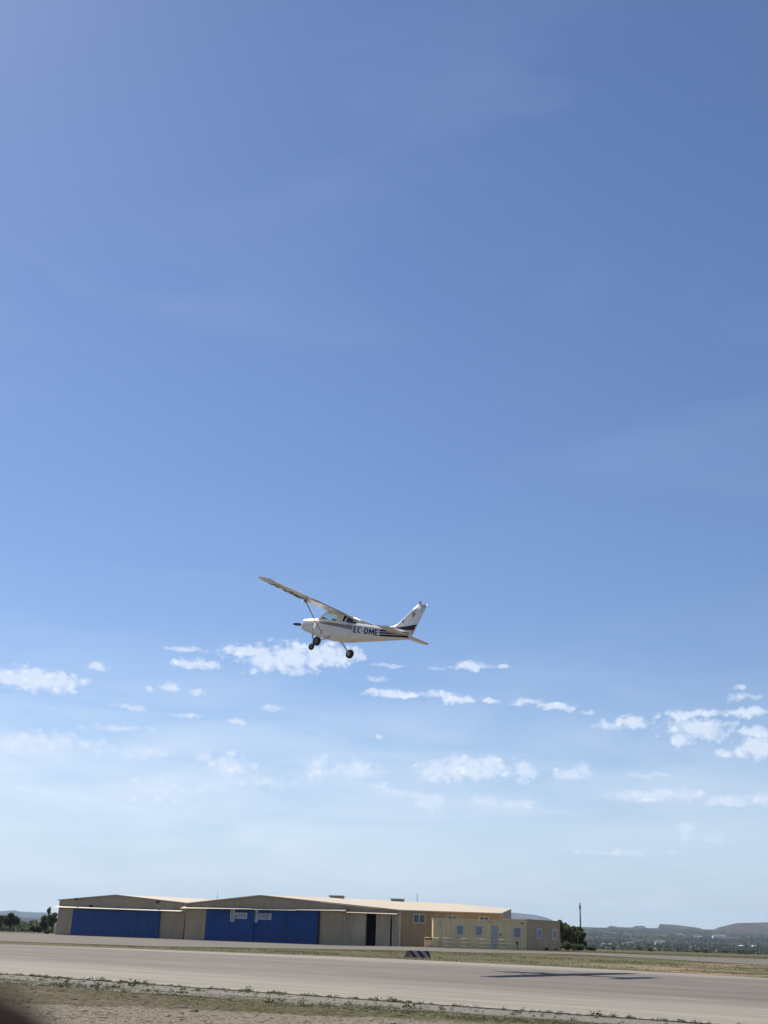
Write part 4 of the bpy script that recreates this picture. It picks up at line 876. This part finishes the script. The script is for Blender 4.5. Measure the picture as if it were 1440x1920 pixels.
for sy in (-1, 1):
    y0, y1 = .540 * sy, .46 * sy; zl, zh = .10, RZ - .02
    def q(x0, x1, x2, x3, za=zl, zb_=zh): return [(x0, y0 + (y1 - y0) * (za - zl) / (zh - zl), za), (x1, y0 + (y1 - y0) * (za - zl) / (zh - zl), za), (x2, y0 + (y1 - y0) * (zb_ - zl) / (zh - zl), zb_), (x3, y0 + (y1 - y0) * (zb_ - zl) / (zh - zl), zb_)]
    mb = MB(); quad_strip(mb, q(-1.66, -1.76, -2.08, -1.99)); quad_strip(mb, q(-2.82, -3.24, -3.18, -2.80)); quad_strip(mb, q(-1.76, -2.82, -2.81, -1.88, zl, .21)); quad_strip(mb, q(-2.06, -2.81, -2.80, -2.08, zh - .05, zh))
    quad_strip(mb, q(-3.19, -3.52, -3.38, -3.18, zh - .04, zh))
    mb.build('door_frame', M['pw'], PL)
    mb = MB(); quad_strip(mb, q(-1.90, -2.82, -2.81, -2.07, .21, zh - .05), .008); mb.build('side_window', M['glass'], PL)
    mb = MB(); quad_strip(mb, q(-3.24, -3.60, -3.62, -3.23, zl, .24)); mb.build('door_frame', M['pw'], PL); mb = MB(); quad_strip(mb, [(-3.24, .525 * sy, .24), (-4.15, .41 * sy, .335), (-3.44, .455 * sy, RZ - .06), (-3.19, y1, RZ - .06)], .008); mb.build('side_window', M['glass'], PL)
    mb = MB(); quad_strip(mb, [(-4.05, .425 * sy, .33), (-4.17, .41 * sy, .335), (-3.56, .45 * sy, RZ - .05), (-3.48, .455 * sy, RZ - .05)], .02); mb.build('rear_frame', M['pw'], PL)
def curved_glass(name, base, top, n=8):
    """sheet between an arc of base points and an arc of top points"""
    m = MB(); V = []
    for i in range(n + 1):
        t = i / n * 2 - 1
        V.append((base(t), top(t)))
    for i in range(n): m.add([V[i][0], V[i + 1][0], V[i + 1][1], V[i][1]], [(0, 1, 2, 3)], smooth=True)
    return m.build(name, M['glass'], PL, fix=False)
curved_glass('windshield', lambda t: (-1.50 - .24 * t * t, .50 * t, .25 + .01 * (1 - t * t)), lambda t: (-2.0 - .02 * t * t, .455 * t, RZ - .04))
curved_glass('rear_window', lambda t: (-4.62 + .42 * t * t, .40 * t, .362 - .02 * t * t), lambda t: (-3.38, .455 * t, RZ - .03))
mb = MB(); mb.tube([(-3.40, 0, RZ - .02), (-4.60, 0, .37)], .02, 6); mb.build('rear_frame', M['pw'], PL)
# seats and panel inside
for sy in (-1, 1):
    mb = MB(); mb.box(-2.95, -2.45, sy * .24 - .2, sy * .24 + .2, -.2, .30); mb.hexa([(-2.90, sy * .24 - .2, .2), (-2.78, sy * .24 - .2, .2), (-2.78, sy * .24 + .2, .2), (-2.90, sy * .24 + .2, .2), (-3.05, sy * .24 - .17, .60), (-2.95, sy * .24 - .17, .60), (-2.95, sy * .24 + .17, .60), (-3.05, sy * .24 + .17, .60)]); mb.build('seat', M['seat'], PL, bevel=.03)
mb = MB(); mb.box(-3.9, -3.3, -.38, .38, .1, .36); mb.build('parcel_shelf', M['seat'], PL, bevel=.03)
mb = MB(); mb.box(-1.80, -1.72, -.42, .42, .2, .31); mb.build('instrument_panel', M['dark'], PL)

# wing
def airfoil(xle, xte, y, z, tc_=.12, inc=.0, n=13):
    c = xle - xte; out = []
    xs_ = [(1 - math.cos(math.pi * i / (n - 1))) / 2 for i in range(n)]
    th = lambda x: 5 * tc_ * (.2969 * math.sqrt(x) - .126 * x - .3516 * x * x + .2843 * x ** 3 - .1036 * x ** 4)
    cam_ = lambda x: .02 / .16 * (.8 * x - x * x) if x < .4 else .02 / .36 * (.2 + .8 * x - x * x)
    for x in reversed(xs_): out.append((xle - x * c, y, z + (cam_(x) + th(x)) * c - inc * x * c))
    for x in xs_[1:-1]: out.append((xle - x * c, y, z + (cam_(x) - th(x)) * c - inc * x * c))
    return out
def wsec(y):
    a = abs(y); xle = np.interp(a, [0, 2.6, 4.92], [-1.70, -1.70, -1.86]); xte = np.interp(a, [0, 2.6, 4.92], [-3.27, -3.27, -2.95]); z = .665 + a * .026; return xle, xte, z
HINGE = .74
def wing_ring(y, x_to=1.0):
    xle, xte, z = wsec(y); r = airfoil(xle, xte, y, z, .125, .035)
    if x_to < 1:
        xc = xle - x_to * (xle - xte); r = [(max(p[0], xc), p[1], p[2]) for p in r]; 
        zt = [p[2] for p in airfoil(xle, xte, y, z, .125, .035) if p[0] > xc]
    return r
ys_w = [-4.80, -4.6, -3.8, -2.6, -1.5, -.6, 0, .6, 1.5, 2.6, 3.8, 4.6, 4.80]
mb = MB(); mb.loft([airfoil(*wsec(y)[:2], y, wsec(y)[2], .125, .035, 15) for y in ys_w]); wingo = mb.build('wing', M['pw'], PL)
for sy in (-1, 1):
    rings = []
    for k, y in enumerate((4.80, 4.90, 4.96, 4.98)):
        xle, xte, z = wsec(y); sc = (1, .93, .7, .35)[k]; xm = (xle + xte) / 2; base = airfoil(xle, xte, sy * y, z, .125 * sc, .035, 15); f_sh = (1, .985, .96, .93)[k]
        rings.append([(xm + (p[0] - xm) * f_sh, p[1], p[2] + .015 * k) for p in base])
    mb = MB(); mb.loft(rings); mb.build('wing_tip', M['pw'], PL)
# control surface seams under/over the wing: flap and aileron as thin skins proud of the wing
def surf_patch(sy, ya, yb, fa, fb, name, mat, droop=0, proud=.004):
    rings = []
    for y in np.linspace(ya, yb, 5):
        xle, xte, z = wsec(y); full = airfoil(xle, xte, sy * y, z, .125, .035, 25); c = xle - xte; x0 = xle - fa * c
        up_ = [p for p in full[:25] if p[0] <= x0]; lo_ = [p for p in full[25:] if p[0] <= x0]; pts_ = []
        for p in up_: pts_.append((p[0], p[1], p[2] + proud))
        for p in lo_: pts_.append((p[0], p[1], p[2] - proud))
        pts_ = [(p[0] - .0, p[1], p[2] - droop * (x0 - p[0])) for p in pts_]; rings.append(pts_)
    mb = MB(); mb.loft(rings); return mb.build(name, mat, PL)
M['pw2'] = paint('aircraft_white_panel', (.72, .70, .66))
for sy in (-1, 1):
    surf_patch(sy, .62, 2.45, .72, 1, 'flap', M['pw2'], .10); surf_patch(sy, 2.50, 4.6, .76, 1, 'aileron', M['pw2'], .02 * sy)
# struts
for sy in (-1, 1):
    mb = MB(); mb.tube([(-2.09, sy * .49, -.43), (-2.18, sy * 1.3, .03), (-2.28, sy * 2.2, .60)], [.04, .04, .04], 10, flat=.5, axis=(1, 0, 0)); mb.build('wing_strut', M['gearpaint'], PL)
    mb = MB(); mb.tube([(-2.28, sy * 2.12, .54), (-2.29, sy * 2.24, .63)], [.05, .08], 8); mb.build('strut_fitting', M['steel'], PL); mb = MB(); mb.tube([(-2.09, sy * .47, -.45), (-2.1, sy * .55, -.40)], [.08, .05], 8); mb.build('strut_fitting', M['steel'], PL)
mb = MB(); mb.tube([(-1.84, 1.9, .66), (-1.84, 1.9, .60), (-1.70, 1.9, .60)], .010, 6); mb.build('pitot_tube', M['steel'], PL)
mb = MB(); mb.tube([(-2.35, 2.33, .60), (-2.35, 2.33, .50)], .02, 6); mb.build('fuel_vent', M['steel'], PL)
# cabin-top antennas and fairing

# tail: fin, rudder, stabiliser, elevators
def slab_foil(mb, pts, axis, th, n=7):
    """sections: list of (xle, xte, span coordinate, offset)"""
    rings = []
    for xle, xte, sp_, o in pts:
        c = xle - xte; r = []
        for i in range(n): x = (1 - math.cos(math.pi * i / (n - 1))) / 2; t_ = th * c * 2.6 * (math.sqrt(x) - x) * .5 + .004; r.append((x, t_))
        prof = [(xle - x * c, t_) for x, t_ in r] + [(xle - x * c, -t_) for x, t_ in reversed(r)]
        rings.append([(x, o + t_, sp_) if axis == 'z' else (x, sp_, o + t_) for x, t_ in prof])
    mb.loft(rings)
def lerp(a, b, t): return a + (b - a) * t
fin_le = lambda z: np.interp(z, [.36, .50, .62, 1.70], [-5.25, -5.95, -6.16, -7.08]); fin_te = lambda z: np.interp(z, [.22, 1.66], [-7.22, -7.56]); hin = lambda z: np.interp(z, [.3, 1.68], [-6.86, -7.33])
mb = MB(); slab_foil(mb, [(fin_le(z), hin(z), z, 0) for z in (.36, .42, .5, .62, .9, 1.3, 1.66)], 'z', .09); mb.build('fin', M['pw'], PL)
mb = MB(); slab_foil(mb, [(hin(z) - .012, fin_te(z), z, 0) for z in (.26, .5, .9, 1.3, 1.66)], 'z', .07); rud = mb.build('rudder', M['pw2'], PL)
mb = MB(); slab_foil(mb, [(-7.05, -7.55, 1.665, 0), (-7.08, -7.60, 1.70, 0), (-7.12, -7.58, 1.725, 0)], 'z', .07); mb.build('fin_cap', M['pw'], PL)
mb = MB(); mb.tube([(-7.12, 0, 1.72), (-7.12, 0, 1.80), (-7.10, 0, 1.82)], [.035, .035, .012], 8); mb.build('beacon', M['dark'], PL)
mb = MB(); mb.tube([(-7.56, 0, 1.68), (-7.66, 0, 1.67)], [.022, .016], 8); mb.build('tail_light', M['steel'], PL)
for sy in (-1, 1):
    mb = MB(); slab_foil(mb, [(np.interp(y, [0, 1.48], [-5.98, -6.26]), -6.68, sy * y, .165 + .02 * y) for y in (.02, .5, 1.0, 1.40, 1.47)], 'y', .10); mb.build('stabiliser', M['pw'], PL)
    mb = MB(); rings = []
    dz = .06
    for y in (.12, .5, 1.0, 1.40, 1.48):
        xt = np.interp(y, [.1, 1.48], [-7.10, -6.98]); z = .16 + .02 * y; rings.append([(-6.69, sy * y, z + .035), (-6.9, sy * y, z + .03 + dz * .45), (xt, sy * y, z + dz + .005), (xt, sy * y, z + dz - .005), (-6.9, sy * y, z - .03 + dz * .35), (-6.69, sy * y, z - .035)])
    mb.loft(rings); mb.build('elevator', M['pw2'], PL)
# landing gear
def wheel(name, c, r, w, parent):
    o = empty(name, c); o.parent = parent; m = MB(); rings = []; n = 28
    prof = [(r * .62, -w * .40), (r * .80, -w * .5), (r * .95, -w * .38), (r, -w * .12), (r, w * .12), (r * .95, w * .38), (r * .80, w * .5), (r * .62, w * .40)]
    for k in range(n + 1): a = 2 * math.pi * k / n; rings.append([(rr * math.cos(a), yy, rr * math.sin(a)) for rr, yy in prof])
    m.loft(rings, cap=False, closed=True); m.build('tyre', M['tyre'], o)
    m = MB(); m.tube([(0, -w * .40, 0), (0, -w * .34, 0), (0, w * .34, 0), (0, w * .40, 0)], [r * .35, r * .63, r * .63, r * .35], 20, axis=(0, 0, 1)); m.tube([(0, -w * .6, 0), (0, w * .6, 0)], r * .14, 10, axis=(0, 0, 1)); m.build('rim', M['rim'], o)
for sy in (-1, 1):
    wheel('main_wheel', (-2.66, sy * 1.15, -.97), .215, .17, PL)
    mb = MB(); mb.tube([(-2.62, sy * .40, -.56), (-2.64, sy * .75, -.76), (-2.66, sy * 1.06, -.95)], [.036, .030, .024], 10, flat=1.1, axis=(1, 0, 0)); mb.build('gear_leg', M['gearpaint'], PL)
    mb = MB(); mb.tube([(-2.66, sy * 1.0, -.96), (-2.66, sy * 1.15, -.97)], .05, 10); mb.box(-2.77, -2.60, sy * 1.04 - .02, sy * 1.04 + .02, -1.05, -.93); mb.build('brake', M['steel'], PL)
wheel('nose_wheel', (-1.20, 0, -1.14), .160, .12, PL)
mb = MB(); mb.tube([(-1.38, 0, -.55), (-1.27, 0, -.92)], .035, 10); mb.tube([(-1.27, 0, -.90), (-1.24, .09, -.96), (-1.20, .09, -1.14)], .018, 8); mb.tube([(-1.27, 0, -.90), (-1.24, -.09, -.96), (-1.20, -.09, -1.14)], .018, 8)
mb.tube([(-1.36, 0, -.66), (-1.46, 0, -.78), (-1.30, 0, -.90)], .016, 6); mb.build('nose_strut', M['metal'], PL)
mb = MB(); mb.tube([(-3.0, 0, -.60), (-3.02, 0, -.76)], [.015, .008], 6); mb.build('antenna', M['dark'], PL)
mb = MB(); mb.tube([(-2.55, .3, -.62), (-2.25, .36, -.66)], .05, 8); mb.build('step_fairing', M['pw'], PL)

def stroke_text():
    """E C - D M E as separate filled strokes in a unit box"""
    out = []; T = .17; x = 0.
    def add(pts, w0, wd): out.append(([(w0 + p[0] * wd, p[1]) for p in pts], [tuple(range(len(pts)))]))
    def arc(w0, wd, cx_, cy_, rx_, ry_, a0, a1, t):
        n = 10
        for i in range(n):
            p = []
            for a, k in ((a0 + (a1 - a0) * i / n, 1), (a0 + (a1 - a0) * (i + 1) / n, 1), (a0 + (a1 - a0) * (i + 1) / n, 0), (a0 + (a1 - a0) * i / n, 0)):
                A = R_(a); p.append((cx_ + (rx_ - (0 if k else t[0])) * math.cos(A), cy_ + (ry_ - (0 if k else t[1])) * math.sin(A)))
            add(p, w0, wd)
    def E(w0, w):
        t = .15 / w * .16; t = .30
        add([(0, 0), (t, 0), (t, 1), (0, 1)], w0, w)
        for y0_, y1_, e_ in ((0, T, 1), (.42, .42 + T * .9, .92), (1 - T, 1, 1)): add([(t, y0_), (e_, y0_), (e_, y1_), (t, y1_)], w0, w)
    E(0, .135); w = .16; w0 = .165
    arc(w0, w, .56, .5, .56, .5, 52, 308, (.28, .17))
    add([(0, .36), (1, .36), (1, .52), (0, .52)], .345, .075)
    w0, w = .445, .16; add([(0, 0), (.27, 0), (.27, 1), (0, 1)], w0, w); arc(w0, w, .27, .5, .73, .5, -90, 90, (.29, .17))
    w0, w = .635, .20; add([(0, 0), (.2, 0), (.2, 1), (0, 1)], w0, w); add([(.8, 0), (1, 0), (1, 1), (.8, 1)], w0, w)
    add([(.2, 1), (.2, .62), (.5, .10), (.5, .46)], w0, w); add([(.5, .46), (.5, .10), (.8, .62), (.8, 1)], w0, w)
    E(.865, .135); return out
# ---- markings: outlines in (x, z) wrapped on to the fuselage side
def decal(polys, mat, name, mapper, parent=PL, step=.05):
    bm = bmesh.new()
    for V, Fc in polys:
        vs2 = [bm.verts.new((v[0], v[1], 0)) for v in V]
        for f in Fc:
            try: bm.faces.new([vs2[i] for i in f])
            except ValueError: pass
    if bm.verts:
        xs_ = [v.co.x for v in bm.verts]; zs_ = [v.co.y for v in bm.verts]
        for ax, lo, hi in ((0, min(xs_), max(xs_)), (1, min(zs_), max(zs_))):
            p = lo + step
            while p < hi:
                co = Vector((p, 0, 0)) if ax == 0 else Vector((0, p, 0)); no = Vector((1, 0, 0)) if ax == 0 else Vector((0, 1, 0))
                bmesh.ops.bisect_plane(bm, geom=bm.verts[:] + bm.edges[:] + bm.faces[:], plane_co=co, plane_no=no); p += step
    for v in bm.verts: v.co = Vector(mapper(v.co.x, v.co.y))
    me = bpy.data.meshes.new(name); bm.to_mesh(me); bm.free(); me.materials.append(mat); o = bpy.data.objects.new(name, me); COL.objects.link(o); o.parent = parent; return o
def side(sy, lift=.006): return lambda x, z: (x, sy * (ysurf(x, z) + lift), z)
def pq(*pts): return (list(pts), [tuple(range(len(pts)))])
for sy in (-1, 1):
    def band(x0, x1, zt0, zt1, h0, h1): return pq((x0, zt0), (x1, zt1), (x1, zt1 - h1), (x0, zt0 - h0))
    decal([band(-1.80, -3.94, .065, .135, .026, .06), band(-1.80, -3.94, .030, .062, .026, .055), band(-1.80, -3.94, -.005, -.005, .026, .055)], M['pgrey'], 'stripe', side(sy))
    decal([band(-5.48, -7.04, .215, .34, .085, .05), band(-5.50, -7.06, .105, .265, .075, .055), band(-5.52, -7.08, .00, .18, .085, .08)], M['pblack'], 'stripe', side(sy))
    LT = stroke_text()
    x0, x1 = (-4.03, -5.43)
    def mp(v, sy=sy): 
        t = v[0] if sy > 0 else 1 - v[0]; xx = x0 + (x1 - x0) * t; zb_ = np.interp(t, [0, 1], [-.165, -.085]); zt_ = np.interp(t, [0, 1], [.125, .195]); return (xx + .03 * (v[1] - .5) * 2, zb_ + (zt_ - zb_) * v[1])
    decal([([mp(v) for v in V_], F_) for V_, F_ in LT], M['pblack'], 'registration', side(sy, .009))
    finy = lambda lift: (lambda x, z: (x, sy * lift, z))
    def fmap(x, z, sy=sy):
        zz = min(max(z, .3), 1.66); le, te = fin_le(zz), fin_te(zz); h_ = hin(zz)
        if x > h_: c = le - h_; t = np.clip((le - x) / c, 0, 1); y = .09 * c * 1.3 * (math.sqrt(t) - t) + .004
        else: c = h_ - te; t = np.clip((h_ - x) / c, 0, 1); y = .07 * c * 1.3 * (math.sqrt(t) - t) + .004
        return (x, sy * (max(y, .012) + .008), z)
    decal([pq((-6.15, .44), (-6.55, .56), (-7.29, .76), (-7.22, .47), (-6.7, .43))], M['pmaroon'], 'fin_band', fmap)
    decal([pq((-6.45, .395), (-7.2, .435), (-7.19, .365), (-6.6, .345))], M['ppink'], 'fin_band', fmap)
    decal([pq((-6.87, 1.27), (-7.05, 1.27), (-7.05, 1.23), (-6.87, 1.23)), pq((-6.87, 1.18), (-7.05, 1.18), (-7.05, 1.14), (-6.87, 1.14))], M['red'], 'flag', fmap, step=.1)
    decal([pq((-6.87, 1.23), (-7.05, 1.23), (-7.05, 1.18), (-6.87, 1.18))], M['yellow'], 'flag', fmap, step=.1)
    decal([pq((-6.90, 1.12), (-7.02, 1.12), (-6.96, 1.03))], M['pmaroon'], 'emblem', fmap, step=.1)
    decal([pq((-6.42, .78), (-6.47, .87), (-6.53, .80), (-6.49, .745)), pq((-6.49, .73), (-6.55, .735), (-6.53, .70))], M['green'], 'emblem', fmap, step=.1)
    decal([pq((-6.80, .74), (-6.815, .735), (-6.98, 1.0), (-6.97, 1.01))], M['pgrey'], 'emblem', fmap, step=.1)
# registration under the left wing, read from below with its top to the leading edge
LT = stroke_text()
full_cache = {}
def under(x, y):
    xle, xte, z = wsec(y); c = xle - xte; t = min(max((xle - x) / c, .02), .98)
    th = 5 * .125 * (.2969 * math.sqrt(t) - .126 * t - .3516 * t * t + .2843 * t ** 3 - .1036 * t ** 4); cm = .02 / .16 * (.8 * t - t * t) if t < .4 else .02 / .36 * (.2 + .8 * t - t * t)
    return (x, y, z + (cm - th) * c - .035 * t * c - .006)
decal([([(-2.62 + .62 * v[1], 2.35 + 2.1 * (1 - v[0])) for v in V_], F_) for V_, F_ in LT], M['pblack'], 'registration', under)

# ------------------------------------------------------------------ haze
mb = MB(); mb.box(-9500, 9500, -3000, 9600, -14, 260); hz = mb.build('haze', bpy.data.materials.new('haze_air')); tag(hz, 'pale blue haze over the airfield', kind='stuff')
hm = hz.data.materials[0]; hm.use_nodes = True; t = hm.node_tree; t.nodes.clear(); ho = t.nodes.new('ShaderNodeOutputMaterial'); pv = t.nodes.new('ShaderNodeVolumePrincipled')
pv.inputs['Color'].default_value = (.55, .75, 1.0, 1); pv.inputs['Density'].default_value = 0.00009; pv.inputs['Anisotropy'].default_value = .1; t.links.new(pv.outputs[0], ho.inputs['Volume'])

# ------------------------------------------------------------------ the photographer's fingertip at the lens corner
cam_d.dof.use_dof = True; cam_d.dof.focus_distance = 60; cam_d.dof.aperture_fstop = 12.5
def cw(a, b, c): return tuple(np.array([0, 0, EYE]) + cr * a + cu * b + fw * c)
hv, he, hr = [], [], []
def joint(p, r, par=None):
    hv.append(cw(*p)); hr.append(r); 
    if par is not None: he.append((par, len(hv) - 1))
    return len(hv) - 1
wr = joint((-.075, -.150, .000), .026); fa1 = joint((-.095, -.215, -.03), .030, wr); joint((-.13, -.32, -.08), .036, fa1)
pa = joint((-.062, -.115, .012), .028, wr); kn = joint((-.052, -.090, .022), .024, pa)
def finger(pts, rr, par):
    for p, q in zip(pts, rr): par = joint(p, q, par)
finger([(-.048, -.075, .036), (-.036, -.052, .052), (-.0249, -.0348, .0595), (-.0189, -.0267, .0615)], [.0098, .0096, .0092, .0086], kn)       # index, its tip at the corner of the view
finger([(-.058, -.085, .046), (-.056, -.068, .072), (-.046, -.064, .086)], [.0098, .0088, .0072], kn)
finger([(-.068, -.092, .044), (-.070, -.078, .070), (-.062, -.076, .084)], [.0094, .0084, .0070], kn)
finger([(-.078, -.100, .038), (-.082, -.090, .058), (-.078, -.090, .070)], [.0084, .0074, .0062], kn)
finger([(-.044, -.112, .020), (-.026, -.104, .034), (-.014, -.094, .040)], [.0115, .0100, .0082], pa)
me = bpy.data.meshes.new('hand'); me.from_pydata(hv, he, []); hand = bpy.data.objects.new('hand', me); COL.objects.link(hand)
md = hand.modifiers.new('skin', 'SKIN'); 
for i_, q_ in enumerate(hr): me.skin_vertices[0].data[i_].radius = (q_, q_) if me.skin_vertices else (q_, q_)
if me.skin_vertices: me.skin_vertices[0].data[0].use_root = True
sb = hand.modifiers.new('sub', 'SUBSURF'); sb.levels = 2; sb.render_levels = 2
M['skin'] = simple('skin', (.020, .010, .007), .8, var=.08, scale=40, spec=.05); me.materials.append(M['skin'])
tag(hand, 'dark out-of-focus fingertip poking into the bottom left corner', 'hand')
